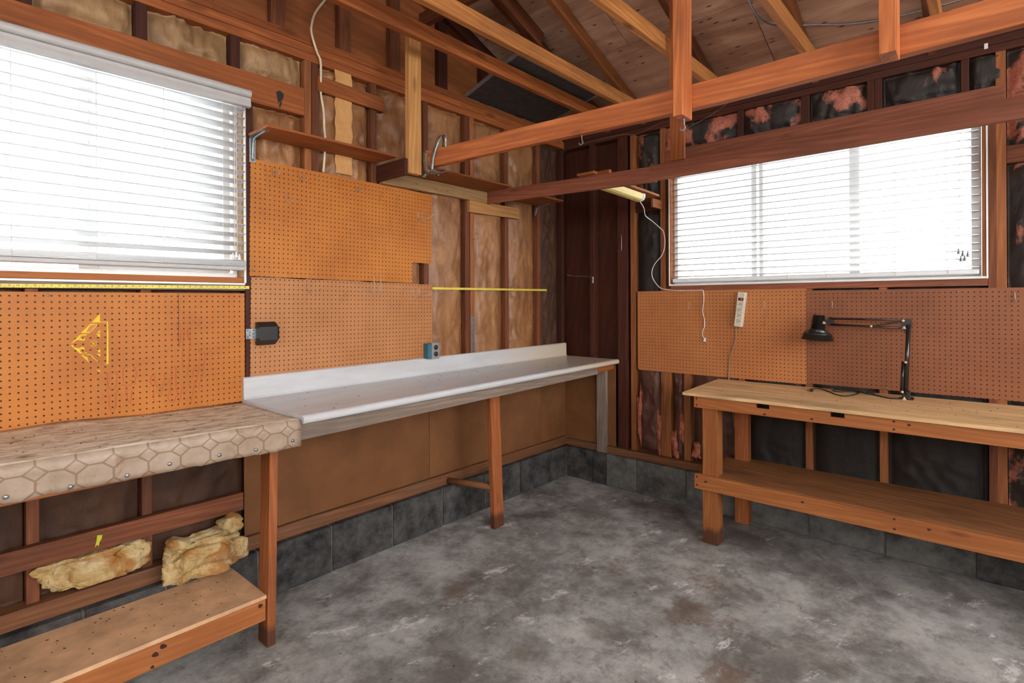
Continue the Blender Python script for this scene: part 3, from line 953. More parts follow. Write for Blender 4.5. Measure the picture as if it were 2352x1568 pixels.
# valance with rounded upper moulding
n = 12
prof = [(-.082, 2.503), (-.092, 2.505), (-.091, 2.52), (-.088, 2.535), (-.088, 2.548), (-.078, 2.551)]
prof += [(-.082 - .019 * math.sin(math.pi * (k + .6) / n), 2.571 - .019 * math.cos(math.pi * (k + .6) / n)) for k in range(n)]
prof += [(-.064, 2.590), (-.064, 2.503)]
V, F = [], []
for x in (-4.11, -2.776):
    V += [(x, y, z) for y, z in prof]
k = len(prof)
for i in range(k):
    j = (i + 1) % k
    F.append([i, j, k + j, k + i][::-1])
F += [list(range(k))[::-1], list(range(k, 2 * k))][::-1]
mkw('valance', V, F, 'valance', bl1)
for x in (-3.665, -3.40, -3.152, -2.90):
    for dy in (-.012, .026):
        cord(bl1, [(x, -.036 - .026 + (.052 if dy > 0 else 0), 1.70), (x, -.036 - .026 + (.052 if dy > 0 else 0), 2.515)], .0009, 'ladder_cord')
for dx in (-.004, .004):
    cord(bl1, [(-2.842 + dx, -.066, 2.51), (-2.842 + dx * 1.6, -.068, 1.775)], .0011, 'pull_cord')
for dx, dz in ((-.016, 1.742), (0, 1.75), (.014, 1.738)):
    tassel('tassel', bl1, (-2.842 + dx, -.070, dz))

bl2 = thing('window_blind', (.02, -1.92, 1.66), 'white slatted blind on the three-pane window above the workbench', 'window blind')
by0, by1 = -1.022, -2.812
sm2 = slat_mesh(by0 - by1)
for i in range(20):
    z = 1.71 + i * .0443
    if z > 2.53: break
    mk('slat', None, None, 'blind', bl2, T(.016, (by0 + by1) / 2, z) @ Matrix.Rotation(math.pi / 2, 4, 'Z') @ Matrix.Rotation(math.radians(-6), 4, 'X'), me=sm2)
box('bottom_rail', -.01, .042, by1, by0, 1.664, 1.694, 'blind', bl2, ch=.006)
box('head_rail', -.01, .042, by1, by0, 2.513, 2.553, 'white', bl2)
for y in (-1.139, -1.836, -2.068, -2.433, -2.678):
    for x in (-.011, .043):
        cord(bl2, [(x, y, 1.67), (x, y, 2.515)], .0009, 'ladder_cord')
for dy in (-.004, .004):
    cord(bl2, [(-.014, -2.735 + dy, 2.5), (-.014, -2.735 + dy, 1.79)], .0012, 'pull_cord')
for dy, z in ((-.03, 1.762), (-.008, 1.766), (.01, 1.78), (.0, 1.738), (-.016, 1.740)):
    tassel('tassel', bl2, (-.018, -2.735 + dy, z))

# ================================================================== PEGBOARDS
def pegboard(Mw, pts, mat, label):
    o = prism('pegboard', pts, .0055, Mw, mat)
    tag(o, label, 'pegboard', 'pegboards lining the workshop walls')
    return o
W = 1.219
pgA = pegboard(WA(-2.777 - 1.524, -.0062, 1.025), [(0, 0), (1.524, 0), (1.524, .549), (0, .549)], 'peg_a', 'amber pegboard with a yellow stencil and red tool outlines under the large window')
pgB = pegboard(WA(-2.752, -.0062, 1.664, .0125), [(0, 0), (1.047, 0), (1.047, .136), (1.21, .136), (1.21, .606), (0, .606)], 'peg_a', 'upper pegboard panel with a cut-out lower corner and wire hooks')
pgC = pegboard(WA(-2.752, -.0062, 1.040, .0125), [(0, 0), (1.21, .02), (1.21, .618), (0, .618)], 'peg_b', 'lower rosy-brown pegboard panel behind the white counter')
def rounded(w, h, r=.02):
    return [(r, 0), (w, 0), (w, h), (0, h), (0, r), (r * .3, r * .3)]
pgD = pegboard(WB(-.0062, -.725, .974), rounded(1.226, .628), 'peg_c', 'pegboard panel carrying the power strip on the window wall')
pgE = pegboard(WB(-.0060, -1.953, .982), [(0, 0), (1.6, .0), (1.6, .606), (0, .606)], 'peg_d', 'darker pegboard panel behind the black desk lamp')

def decal(name, pts, mat, parent, d, wall='A', t=.0006):
    if wall == 'A':
        Mw = T(0, d, 0)
    else:
        Mw = Matrix.Translation(Vector((d, 0, 0))) @ RB
    return prism(name, pts, t, Mw, mat, parent)
def ribbon(pts, w):
    """flat closed outline of a stroke in 2-D"""
    P = [Vector((a, b)) for a, b in pts]
    P3 = smooth_path([Vector((p.x, p.y, 0)) for p in P], 4)
    L, R_ = [], []
    for i, p in enumerate(P3):
        d = P3[min(i + 1, len(P3) - 1)] - P3[max(i - 1, 0)]
        d.normalize()
        nrm = Vector((-d.y, d.x, 0)) * w / 2
        L.append((p + nrm)[:2]); R_.append((p - nrm)[:2])
    return L + R_[::-1]
def stroke(name, pts, w, mat, parent, d, wall='A'):
    """stroke as quads so that bends stay clean"""
    rb = ribbon(pts, w)
    k = len(rb) // 2
    V = [((a, d, b) if wall == 'A' else (d, a, b)) for a, b in rb]
    F = [[i, i + 1, 2 * k - 2 - i, 2 * k - 1 - i] for i in range(k - 1)]
    return V, F
POLYS= [[(-3.409, 1.446), (-3.38, 1.482), (-3.379, 1.448), (-3.351, 1.448), (-3.35, 1.39), (-3.35, 1.264), (-3.365, 1.265), (-3.357, 1.268), (-3.355, 1.39), (-3.355, 1.445)], [(-3.445, 1.403), (-3.413, 1.44), (-3.394, 1.44), (-3.387, 1.435), (-3.401, 1.418), (-3.414, 1.402)], [(-3.479, 1.359), (-3.451, 1.394), (-3.438, 1.398), (-3.423, 1.396), (-3.427, 1.392), (-3.442, 1.392), (-3.447, 1.383), (-3.438, 1.377), (-3.432, 1.383), (-3.432, 1.371), (-3.441, 1.371), (-3.451, 1.374), (-3.46, 1.373), (-3.469, 1.365)], [(-3.479, 1.354), (-3.471, 1.354), (-3.468, 1.344), (-3.451, 1.34), (-3.441, 1.345), (-3.433, 1.341), (-3.432, 1.327), (-3.439, 1.336), (-3.446, 1.335), (-3.447, 1.325), (-3.438, 1.318), (-3.426, 1.321), (-3.423, 1.317), (-3.448, 1.317), (-3.47, 1.343)], [(-3.445, 1.311), (-3.435, 1.311), (-3.435, 1.306), (-3.423, 1.301), (-3.421, 1.288), (-3.416, 1.275)], [(-3.432, 1.312), (-3.415, 1.312), (-3.408, 1.306), (-3.393, 1.286), (-3.386, 1.281), (-3.387, 1.275), (-3.39, 1.28), (-3.402, 1.293), (-3.415, 1.308)], [(-3.392, 1.403), (-3.379, 1.414), (-3.379, 1.402)], [(-3.394, 1.397), (-3.379, 1.398), (-3.379, 1.383), (-3.392, 1.386), (-3.386, 1.389)], [(-3.392, 1.328), (-3.379, 1.33), (-3.379, 1.316), (-3.386, 1.319), (-3.386, 1.326)], [(-3.393, 1.311), (-3.379, 1.31), (-3.379, 1.299)], [(-3.394, 1.247), (-3.385, 1.242), (-3.38, 1.243), (-3.38, 1.234), (-3.387, 1.239)]]
HOLE= [(-3.427, 1.408), (-3.413, 1.434), (-3.394, 1.437), (-3.392, 1.434), (-3.414, 1.406)]
RCIRC= [(-3.402, 1.357), (-3.39, 1.356)]
RED= [[(-3.362, 1.232), (-3.358, 1.216)], [(-3.352, 1.226), (-3.355, 1.195), (-3.35, 1.165), (-3.34, 1.148)], [(-3.326, 1.231), (-3.32, 1.209), (-3.322, 1.178), (-3.329, 1.149)], [(-3.321, 1.231), (-3.313, 1.211)], [(-3.347, 1.124), (-3.349, 1.094), (-3.342, 1.061)], [(-3.314, 1.157), (-3.324, 1.127), (-3.324, 1.085), (-3.332, 1.059)], [(-3.281, 1.246), (-3.29, 1.247), (-3.298, 1.229), (-3.299, 1.205), (-3.294, 1.182)], [(-3.263, 1.252), (-3.251, 1.232), (-3.248, 1.21), (-3.253, 1.181), (-3.257, 1.162)], [(-3.304, 1.17), (-3.284, 1.164), (-3.268, 1.165), (-3.263, 1.184), (-3.274, 1.184)], [(-3.286, 1.157), (-3.285, 1.125), (-3.279, 1.095), (-3.271, 1.089), (-3.264, 1.141)], [(-3.173, 1.202), (-3.183, 1.205), (-3.193, 1.185), (-3.194, 1.168), (-3.189, 1.154)], [(-3.177, 1.197), (-3.177, 1.172), (-3.169, 1.143)], [(-3.137, 1.199), (-3.138, 1.176), (-3.149, 1.149)], [(-3.182, 1.139), (-3.182, 1.106), (-3.179, 1.08), (-3.162, 1.078)], [(-3.16, 1.117), (-3.165, 1.098)], [(-3.112, 1.117), (-3.11, 1.182), (-3.109, 1.221), (-3.101, 1.231), (-3.09, 1.219), (-3.092, 1.185), (-3.09, 1.128), (-3.082, 1.107), (-3.082, 1.096), (-3.092, 1.09)], [(-3.112, 1.117), (-3.125, 1.096), (-3.117, 1.075), (-3.103, 1.064), (-3.095, 1.074), (-3.092, 1.09)], [(-3.074, 1.338), (-3.07, 1.378), (-3.064, 1.398), (-3.055, 1.396), (-3.06, 1.349), (-3.064, 1.234)], [(-3.037, 1.351), (-3.043, 1.395), (-3.036, 1.397), (-3.029, 1.347), (-3.034, 1.29), (-3.036, 1.232), (-3.048, 1.175)], [(-3.066, 1.134), (-3.071, 1.097), (-3.081, 1.055)], [(-3.027, 1.056), (-3.022, 1.091), (-3.008, 1.141), (-2.993, 1.204), (-2.997, 1.224), (-3.011, 1.215), (-3.019, 1.201), (-3.016, 1.172)], [(-2.994, 1.304), (-2.982, 1.268)], [(-2.994, 1.304), (-2.973, 1.288), (-2.963, 1.273), (-2.97, 1.232), (-2.979, 1.182), (-2.995, 1.114)]]
CABLE= [(-2.281, 3.338), (-2.332, 3.249), (-2.392, 3.15), (-2.414, 3.074), (-2.414, 3.025), (-2.384, 2.936), (-2.362, 2.893), (-2.359, 2.806), (-2.356, 2.752), (-2.352, 2.703), (-2.336, 2.607), (-2.333, 2.523), (-2.326, 2.449), (-2.33, 2.397), (-2.332, 2.358), (-2.34, 2.268)]
CORD1= [(-1.265, 1.603), (-1.271, 1.57), (-1.27, 1.514), (-1.262, 1.453), (-1.267, 1.42), (-1.276, 1.382), (-1.275, 1.335), (-1.261, 1.302), (-1.261, 1.269), (-1.271, 1.248)]
CORD2= [(-1.51, 1.333), (-1.501, 1.278), (-1.494, 1.228), (-1.472, 1.168), (-1.458, 1.126), (-1.455, 1.058), (-1.446, 0.975), (-1.443, 0.938)]
YBIT = [(-3.399, 0.55), (-3.381, 0.546), (-3.384, 0.53), (-3.391, 0.52), (-3.394, 0.502), (-3.399, 0.511), (-3.407, 0.502), (-3.402, 0.524)]
BMARK = [(-2.607, 2.652), (-2.587, 2.664), (-2.566, 2.651), (-2.569, 2.627), (-2.579, 2.612), (-2.577, 2.597), (-2.587, 2.57), (-2.593, 2.58), (-2.584, 2.607), (-2.593, 2.6), (-2.595, 2.588), (-2.601, 2.614)]
for p in POLYS:
    decal('stencil_mark', p, 'stencil', pgA, -.0075)
decal('stencil_gap', HOLE, 'peg_base', pgA, -.0080)
ccx, ccz = RCIRC[0]
cr = abs(RCIRC[1][0] - RCIRC[0][0])
ring = [(ccx + cr * math.cos(a * math.pi / 10), ccz + cr * math.sin(a * math.pi / 10)) for a in range(21)]
g = [stroke('', ring, .0016, 'stencil', pgA, -.0074),
     stroke('', [(ccx - cr * .45, ccz - cr * .3), (ccx + cr * .45, ccz - cr * .3)], .0018, 'stencil', pgA, -.0074),
     stroke('', [(ccx - cr * .4, ccz - cr * .28), (ccx - cr * .4, ccz + cr * .2), (ccx - cr * .2, ccz + cr * .35), (ccx, ccz + cr * .1), (ccx, ccz - cr * .28)], .0016, 'stencil', pgA, -.0074),
     stroke('', [(ccx, ccz), (ccx + cr * .45, ccz + cr * .35)], .0016, 'stencil', pgA, -.0074)]
tag(mkw('stencil_mark', *join(*g), 'stencil', pgA), 'small circled letter R in yellow')
for r in RED:
    tag(mkw('tool_outline', *stroke('', r, .0022, 'redmark', pgA, -.0074), 'redmark', pgA), 'faint red marker stroke')
tag(mkw('crack', *join(stroke('', [(-3.079, 1.574), (-3.078, 1.45), (-3.079, 1.36), (-3.077, 1.32)], .0016, 'blackmark', pgA, -.0073)), 'blackmark', pgA))
def nailhead(x, z, par, wall='A', d=-.0085, r=.005, mat='steel'):
    if wall == 'A':
        lathe('nail', [(r, 0), (r * .8, .0016)], T(x, d + .0018, z) @ Matrix.Rotation(math.pi / 2, 4, 'X'), mat, par, 8)
    else:
        lathe('nail', [(r, 0), (r * .8, .0016)], T(d + .0018, x, z) @ Matrix.Rotation(-math.pi / 2, 4, 'Y'), mat, par, 8)
for x, z in ((-3.55, 1.56), (-3.13, 1.56), (-2.79, 1.56)): nailhead(x, z, pgA)
for x, z in ((-2.735, 1.69), (-2.41, 1.68), (-2.0, 1.678), (-1.57, 1.81), (-2.36, 2.24)): nailhead(x, z, pgB)
for x, z in ((-2.735, 1.64), (-2.41, 1.64), (-2.0, 1.635), (-1.575, 1.625), (-2.735, 1.285), (-2.735, 1.15), (-2.36, 1.60)): nailhead(x, z, pgC)
for y, z in ((-2.42, 1.57), (-2.72, 1.57), (-2.02, 1.25), (-2.385, 1.0)): nailhead(y, z, pgE, 'B')

# ---------------------------------------------------------------- measuring tapes
def measuring(x0, x1, z0, z1, n0, label):
    L = math.hypot(x1 - x0, z1 - z0)
    tilt = -math.atan2(z1 - z0, x1 - x0)
    Mw = T(x0, -.0145, z0) @ Matrix.Rotation(tilt, 4, 'Y')
    o = prism('measuring_tape', [(0, -.0075), (L, -.0075), (L, .0075), (0, .0075)], .0015, Mw, 'tape')
    tag(o, label, 'measuring tape', 'yellow measuring tapes on the wall')
    V, F = [], []
    def q(a, b, c, d):
        k = len(V)
        V.extend([(a, -.0003, c), (b, -.0003, c), (b, -.0003, d), (a, -.0003, d)])
        F.append([k, k + 1, k + 2, k + 3])
    num = int(L / .0254)
    for i in range(num):
        x = L - .008 - i * .0254
        q(x - .0004, x + .0004, -.0075, .0005)
        q(x - .0130, x - .0124, .0035, .0075)
    cu = bpy.data.curves.new('t', 'FONT')
    tmp = bpy.data.objects.new('t', cu)
    COL.objects.link(tmp)
    dg = bpy.context.evaluated_depsgraph_get()
    cu.size = .0095
    cu.align_x = 'CENTER'
    for i in range(num):
        cu.body = str(n0 - i)
        if n0 - i < 1: break
        dg.update()
        tm = bpy.data.meshes.new_from_object(tmp.evaluated_get(dg))
        k = len(V)
        x = L - .022 - i * .0254
        V.extend([(x + v.co.x, -.0004, v.co.y - .002) for v in tm.vertices])
        F.extend([[k + j for j in p.vertices] for p in tm.polygons])
        bpy.data.meshes.remove(tm)
    bpy.data.objects.remove(tmp); bpy.data.curves.remove(cu)
    mk('tape_marks', V, F, 'ink', o, Mw)
    return o
measuring(-4.09, -2.757, 1.594, 1.6045, 48, 'yellow measuring tape strip fixed below the sill of the large window')
measuring(-1.54, -.277, 1.6185, 1.622, 48, 'yellow measuring tape strip stretched across the paper-faced insulation batts')

# ================================================================== WHITE COUNTER
def zc(x): return 1.0335 + .0042 * (x + 2.79)
ct = thing('counter', (-1.4, -.36, 0), 'long white laminate counter with a backsplash along the pegboard wall', 'counter')
prof = [(-.001, 1.0), (-.001, 1.108), (-.006, 1.1135), (-.014, 1.1135), (-.021, 1.108), (-.0225, 1.10), (-.0235, 1.012), (-.030, 1.003), (-.042, 1.0)]
prof = [(y, z - 1.0) for y, z in prof]
prof += [(-.60, 0)]
for k_ in range(9):
    a = math.pi * .5 - math.pi * .5 * k_ / 8 * 1.6
    prof.append((-.615 - .020 * math.cos(a), -.018 + .020 * math.sin(a)))
prof += [(-.60, -.040), (-.59, -.040), (-.59, -.022), (-.001, -.022)]
V, F = [], []
NX = 12
for i in range(NX + 1):
    x = -2.790 + (2.782) * i / NX
    V += [(x, y + (.078 * (x + 2.79) / 2.78 if y < -.3 else 0), zc(x) + z) for y, z in prof]
k = len(prof)
for i in range(NX):
    for j in range(k):
        j2 = (j + 1) % k
        F.append([i * k + j, i * k + j2, (i + 1) * k + j2, (i + 1) * k + j])
F += [list(range(k)), list(range(NX * k, NX * k + k))[::-1]]
cto = mkw('countertop', V, F, 'laminate', ct, smooth=False)
bm = bmesh.new(); bm.from_mesh(cto.data); bmesh.ops.recalc_face_normals(bm, faces=bm.faces); bm.to_mesh(cto.data); bm.free()
beam('apron', (-2.785, -.566, .958), (-.265, -.496, .985), .078, .036, 'grey_wood', ct)
tag(beam('apron', (-.262, -.496, .988), (-.012, -.489, .993), .060, .036, 'header', ct), 'short reddish board at the end of the apron')
leg = beam('leg', (-1.258, -.344, .001), (-1.302, -.344, 1.014), .038, .092, 'leg_stained', ct, upv=(0, 1, 0))
tag(tube('stretcher', [(-1.418, -.026, .286), (-1.30, -.325, .277)], .021, 'fiberboard', ct, 12), 'round wooden stretcher pole')
beam('end_leg', (-.03, -.405, .262), (-.03, -.405, .99), .088, .036, 'grey_wood', ct, upv=(0, 1, 0))
# crumbs on the counter
def crumbs(name, rect, zf, n, par, smin=.002, smax=.006, mat='debris'):
    V, F = [], []
    for _ in range(n):
        x = random.uniform(rect[0], rect[1]); y = random.uniform(rect[2], rect[3])
        s = random.uniform(smin, smax); a = random.uniform(0, 3.14)
        z = zf(x, y) if callable(zf) else zf
        b = len(V)
        ca, sa = math.cos(a), math.sin(a)
        for dx, dy, dz in ((-1, -.4, 0), (1, -.3, 0), (.8, .4, 0), (-.9, .35, 0), (0, 0, .5)):
            V.append((x + s * (dx * ca - dy * sa), y + s * (dx * sa + dy * ca), z + .0004 + s * dz))
        F += [[b, b + 1, b + 4], [b + 1, b + 2, b + 4], [b + 2, b + 3, b + 4], [b + 3, b, b + 4], [b + 3, b + 2, b + 1, b]]
    o = mkw(name, V, F, mat, par)
    o['kind'] = 'stuff'
    return o
tag(crumbs('debris', (-2.7, -.1, -.58, -.04), lambda x, y: zc(x), 70, None), 'dark crumbs and flakes scattered over the white counter', 'debris')

# ================================================================== LEFT WORKBENCH (vinyl covered)
wbn = thing('workbench', (-3.5, -.3, 0), 'workbench covered in worn stone-pattern sheet vinyl left of the white counter', 'workbench')
X0, X1 = -4.35, -2.797
box('top_slab', X0, X1 - .004, -.606, -.001, .985, 1.016, 'bench', wbn)
def zb(x): return 1.0175 + .018 * (X1 - x)
NXV, ny = 70, 14
V, F, UV, mats = [], [], [], []
rows = []
for i in range(NXV + 1):
    x = X0 + (X1 - X0) * i / NXV
    row = []
    for j in range(ny + 1):
        y = -.001 - .611 * j / ny
        z = zb(x) + .0025 * noise.noise(Vector((x * 4, y * 6, 1))) + .001 + (.012 * max(0, 1 - j / 1.2) * (0.5 + noise.noise(Vector((x * 3, 0, 5)))))
        row.append(((x, y, z), (x, y)))
    drop = .113 + .010 * noise.noise(Vector((x * 5, 3, 0))) + .008 * noise.noise(Vector((x * 19, 7, 0))) + .004 * noise.noise(Vector((x * 60, 7, 3)))
    for f in (.03, .12, .35, .6, .85, 1.0):
        y = -.612 - .010 * min(1, f * 8) - .004 * noise.noise(Vector((x * 6, f * 2, 9))) * f
        row.append(((x, y, zb(x) - drop * f), (x, -.612 - drop * f)))
    rows.append(row)
nr = len(rows[0])
for r in rows:
    for p, uvp in r:
        V.append(p); UV.append(uvp)
for i in range(NXV):
    for j in range(nr - 1):
        F.append([i * nr + j, (i + 1) * nr + j, (i + 1) * nr + j + 1, i * nr + j + 1][::-1])
        mats.append(1 if j < ny else 0)
vc, Mw = centred(V)
me = bpy.data.meshes.new('vinyl_cover')
me.from_pydata([tuple(v) for v in vc], [], F)
me.materials.append(M['vinyl']); me.materials.append(M['vinyl_worn'])
uvl = me.uv_layers.new(name='UVMap')
for p in me.polygons:
    p.material_index = mats[p.index]; p.use_smooth = True
    for li, vi in zip(p.loop_indices, p.vertices):
        uvl.data[li].uv = UV[vi]
me.update()
vo = mk('vinyl_cover', None, None, 'vinyl', wbn, Mw, me=me)
md = vo.modifiers.new('thick', 'SOLIDIFY'); md.thickness = .0025; md.offset = -1
box('apron', X0, X1 - .006, -.606, -.57, .908, .984, 'bench', wbn)
for x in (-4.2, -3.74, -3.585, -3.43, -3.30, -3.13, -2.99, -2.835):
    lathe('nail', [(.0075, 0), (.006, .002)], T(x, -.6255, .935 + .006 * math.sin(x * 30)) @ Matrix.Rotation(math.pi / 2, 4, 'X'), 'steel', wbn, 10)
beam('leg', (-2.857, -.417, .001), (-2.838, -.417, .984), .090, .038, 'leg_stained', wbn, upv=(0, 1, 0))
beam('leg', (-4.25, -.417, .001), (-4.24, -.417, .984), .090, .038, 'leg_fir', wbn, upv=(0, 1, 0))
box('cleat', -2.817, -2.785, -.46, -.42, .865, .905, 'leg_fir', wbn)
# low shelf between the legs
box('shelf', -4.22, -2.872, -.452, -.066, .214, .231, 'particle', wbn, axis='x')
box('shelf_edge', -4.22, -2.877, -.453, -.415, .122, .2135, 'bench', wbn)
rail = box('back_rail', -4.25, -2.80, -.038, -.001, .485, .572, 'stud', wbn)
tag(decal('paint_drip', YBIT, 'limemark', rail, -.0395), 'lime green paint drip')
tag(crumbs('debris', (-3.75, -2.9, -.44, -.08), .231, 70, None), 'dark crumbs scattered over the low particle-board shelf', 'debris')
tag(crumbs('debris', (-3.75, -2.85, -.58, -.05), lambda x, y: zb(x) + .002, 40, None), 'dark crumbs lying on the vinyl-covered bench top', 'debris')

# yellow fibreglass
def lump(name, c, s, seed, label):
    bm = bmesh.new()
    bmesh.ops.create_icosphere(bm, subdivisions=6, radius=1)
    for v in bm.verts:
        p = v.co.copy()
        e = .6
        q = Vector((math.copysign(abs(p.x) ** e, p.x), math.copysign(abs(p.y) ** e, p.y), math.copysign(abs(p.z) ** e, p.z)))
        fold = (1 - abs(noise.noise(p * 1.5 + Vector((seed, 4, 1))))) ** 4
        d = 1 + .34 * noise.noise(p * 1.3 + Vector((seed, 1, 2))) + .2 * noise.noise(p * 2.9 + Vector((2, seed, 2))) - .18 * fold
        d += .05 * noise.noise(p * 10 + Vector((2, 5, seed))) + .04 * noise.noise(p * 26) + .02 * noise.noise(p * 60)
        v.co = Vector((q.x * s[0] * d, q.y * s[1] * d, q.z * s[2] * d))
        zb_ = -s[2] * .9
        if v.co.z < zb_: v.co.z = zb_ + .1 * (v.co.z - zb_)
    me = bpy.data.meshes.new(name)
    bm.to_mesh(me); bm.free()
    me.materials.append(M['fibreglass'])
    for p in me.polygons: p.use_smooth = True
    o = mk(name, None, None, 'fibreglass', None, T(*c), me=me)
    return tag(o, label, 'insulation', 'loose fibreglass under the left bench')
lump('fibreglass_piece', (-3.40, -.008, .412), (.175, .04, .075), 3.3, 'long dirty yellow fibreglass piece tucked in the stud bay under the rail')
lump('fibreglass_piece', (-3.01, -.08, .345), (.165, .08, .095), 5.2, 'pale yellow fibreglass chunk slumped on the end of the low shelf')
tag(tuft(-2.87, -.05, .44, .06, .05, .045, 3.0, 'fibreglass', None, 'fibreglass_piece'), 'small brown-yellow fibreglass wad against the fibreboard edge', 'insulation', 'loose fibreglass under the left bench')

# ================================================================== RIGHT WORKBENCH
rb_ = thing('workbench', (-.3, -2.4, 0), 'plain fir workbench with a plywood top and low shelf under the three-pane window', 'workbench')
YE = -3.75
BT = lambda x: .942 + .03 * (x + .622)
beam('top', (-.317, YE, BT(-.317) - .0095), (-.317, -1.374, BT(-.317) - .0095), .019, .61, 'bench_top', rb_, upv=(-.03, 0, 1))
pts = [(0, 0), (1.442 * 0 + (-1.443 - YE), 0), (-1.443 - YE, .072)]
# apron polygon, x runs towards -Y from the left end, with two notches in its upper edge
LA = -1.443 - YE
ap = [(0, 0), (LA, 0), (LA, .072), (-1.443 + 2.272, .072), (-1.443 + 2.272, .042), (-1.443 + 2.205, .042), (-1.443 + 2.205, .072),
      (-1.443 + 1.893, .072), (-1.443 + 1.893, .042), (-1.443 + 1.82, .042), (-1.443 + 1.82, .072), (0, .072)]
APM = WB(-.602, -1.443, .851)
prism('apron', ap, .020, APM, 'bench', rb_)
box('rail', -.602, -.582, YE, -1.443, .338, .430, 'bench', rb_)
box('shelf', -.580, -.035, YE, -1.46, .410, .431, 'bench_shelf', rb_, axis='y')
for y0 in (-1.582, -3.62):
    box('leg', -.581, -.492, y0, y0 + .094, .001, .922, 'bench_leg', rb_)
    box('leg', -.125, -.064, y0 - .035, y0 + .055, .001, .922, 'leg_fir', rb_)
box('side_rail', -.49, -.126, -1.57, -1.535, .372, .409, 'bench', rb_)
def screw(y, z, x=-.604):
    lathe('screw', [(.006, 0), (.005, .0012)], T(x + .0015, y, z) @ Matrix.Rotation(-math.pi / 2, 4, 'Y'), 'black', rb_, 8)
for y, z in ((-1.46, .908), (-1.46, .868), (-1.46, .415), (-1.46, .362), (-2.49, .908), (-2.49, .868), (-2.49, .412), (-2.49, .362)): screw(y, z)
tag(crumbs('debris', (-.6, -.05, -3.0, -1.42), lambda x, y: BT(x), 110, None, .0015, .005), 'dark crumbs strewn over the plywood workbench top', 'debris')
tag(crumbs('debris', (-.55, -.06, -3.0, -1.6), .431, 70, None, .0015, .005), 'dark crumbs on the lower shelf of the plywood workbench', 'debris')
tag(crumbs('debris', (-3.2, -.75, -2.3, -.2), 0.0, 60, None, .002, .006), 'dark flecks of dirt scattered on the concrete floor', 'debris')

# dark knots in the fir boards
def ell(c, a, b, rot=0.0, seed=0):
    pts = []
    for i in range(14):
        t = 2 * math.pi * i / 14
        r = 1 + .12 * math.sin(3 * t + seed)
        x, z = a * r * math.cos(t), b * r * math.sin(t)
        pts.append((c[0] + x * math.cos(rot) - z * math.sin(rot), c[1] + x * math.sin(rot) + z * math.cos(rot)))
    return pts
M['knot'] = plain('knot_wood', (62, 30, 18), 0.6, mottle=.3, scale=60)
se = next(o for o in wbn.children if o.name.startswith('shelf_edge'))
for i, (x, z, a, b) in enumerate(((-2.901, .195, .010, .009), (-3.275, .195, .013, .009), (-3.302, .176, .012, .009), (-3.312, .133, .007, .006))):
    decal('knot', ell((x, z), a, b, -.5, i), 'knot', se, -.4538)
rl = next(o for o in rb_.children if o.name.startswith('rail'))
apn = next(o for o in rb_.children if o.name.startswith('apron'))
def knotB(par, y, z, a, b, x=-.6026):
    pts = ell((0, 0), a, b, .2, y * 9)
    prism('knot', pts, .0005, WB(x, y, z), 'knot', par)
for y, z in ((-2.066, .397), (-2.63, .397), (-1.516, .393)): knotB(rl, y, z, .009, .006)
for y, z in ((-2.114, .868), (-2.552, .899), (-1.867, .862)): knotB(apn, y, z, .008, .006)

# ================================================================== OVERHEAD RACK
BX = -1.86
def sagging_beam(name, stations, h, t, mat):
    """beam along Y that sags a little; stations are (y, centre z)"""
    (ya, za), (yb, zb2) = stations[0], stations[-1]
    R, L = frame((BX + .019, ya, za), (BX + .019, yb, zb2))
    Ri = R.inverted()
    V, F = [], []
    c = .002
    sec = [(-t / 2 + c, -h / 2), (t / 2 - c, -h / 2), (t / 2, -h / 2 + c), (t / 2, h / 2 - c), (t / 2 - c, h / 2), (-t / 2 + c, h / 2), (-t / 2, h / 2 - c), (-t / 2, -h / 2 + c)]
    P = smooth_path([(BX + .019, y, z) for y, z in stations], 3)
    for p in P:
        V += [Ri @ Vector((p.x + dx, p.y, p.z + dz)) for dx, dz in sec]
    n8 = len(sec)
    for i in range(len(P) - 1):
        for j in range(n8):
            F.append([i * n8 + j, i * n8 + (j + 1) % n8, (i + 1) * n8 + (j + 1) % n8, (i + 1) * n8 + j])
    F += [list(range(n8))[::-1], [(len(P) - 1) * n8 + j for j in range(n8)]]
    return mk(name, V, F, mat, None, R)
tag(sagging_beam('hanging_beam', [(-.345, 2.374), (-1.06, 2.359), (-1.83, 2.3385), (-2.5, 2.342), (-3.6, 2.362)], .097, .038, 'beam'), 'long reddish beam slung below the ceiling joists from metal strap to the right', 'beam')
# rail B2 in two lapped pieces
tag(beam('hanging_rail', (-1.014, -.004, 2.303), (-1.014, -1.40, 2.266), .092, .020, 'header_b', None), 'thin dark rail running from the corner shelf towards the window', 'rail', 'lapped rail pieces in front of the window')
tag(beam('hanging_rail', (-1.0135, -1.36, 2.272), (-1.0135, -3.7, 2.287), .092, .022, 'header_b', None, ), 'long rail board crossing in front of the top of the three-pane window', 'rail', 'lapped rail pieces in front of the window')
tag(box('wood_block', -1.02, -.99, -1.085, -.93, 2.318, 2.345, 'shelf_ply'), 'small wood block sitting on the dark rail above the tube lamp', 'wood block')
tag(box('hanging_post', -1.955, -1.864, -.302, -.264, 2.287, 3.13, 'post_pine'), 'pale post hanging beside the metal strap at the corner shelf', 'post', 'short posts hanging from the joists')
tag(box('hanging_post', -1.952, -1.8615, -1.978, -1.940, 2.243, 3.15, 'beam'), 'reddish post crossing the long beam near the middle of the picture', 'post', 'short posts hanging from the joists')
tag(box('hanging_post', -1.952, -1.8615, -2.655, -2.611, 2.281, 3.15, 'beam'), 'post with a chamfered end crossing the long beam at the right', 'post', 'short posts hanging from the joists')
tag(box('hanging_board', -1.046, -1.026, -1.582, -1.498, 2.318, 3.28, 'header'), 'thin board hanging behind the middle post down to the window rail', 'board')

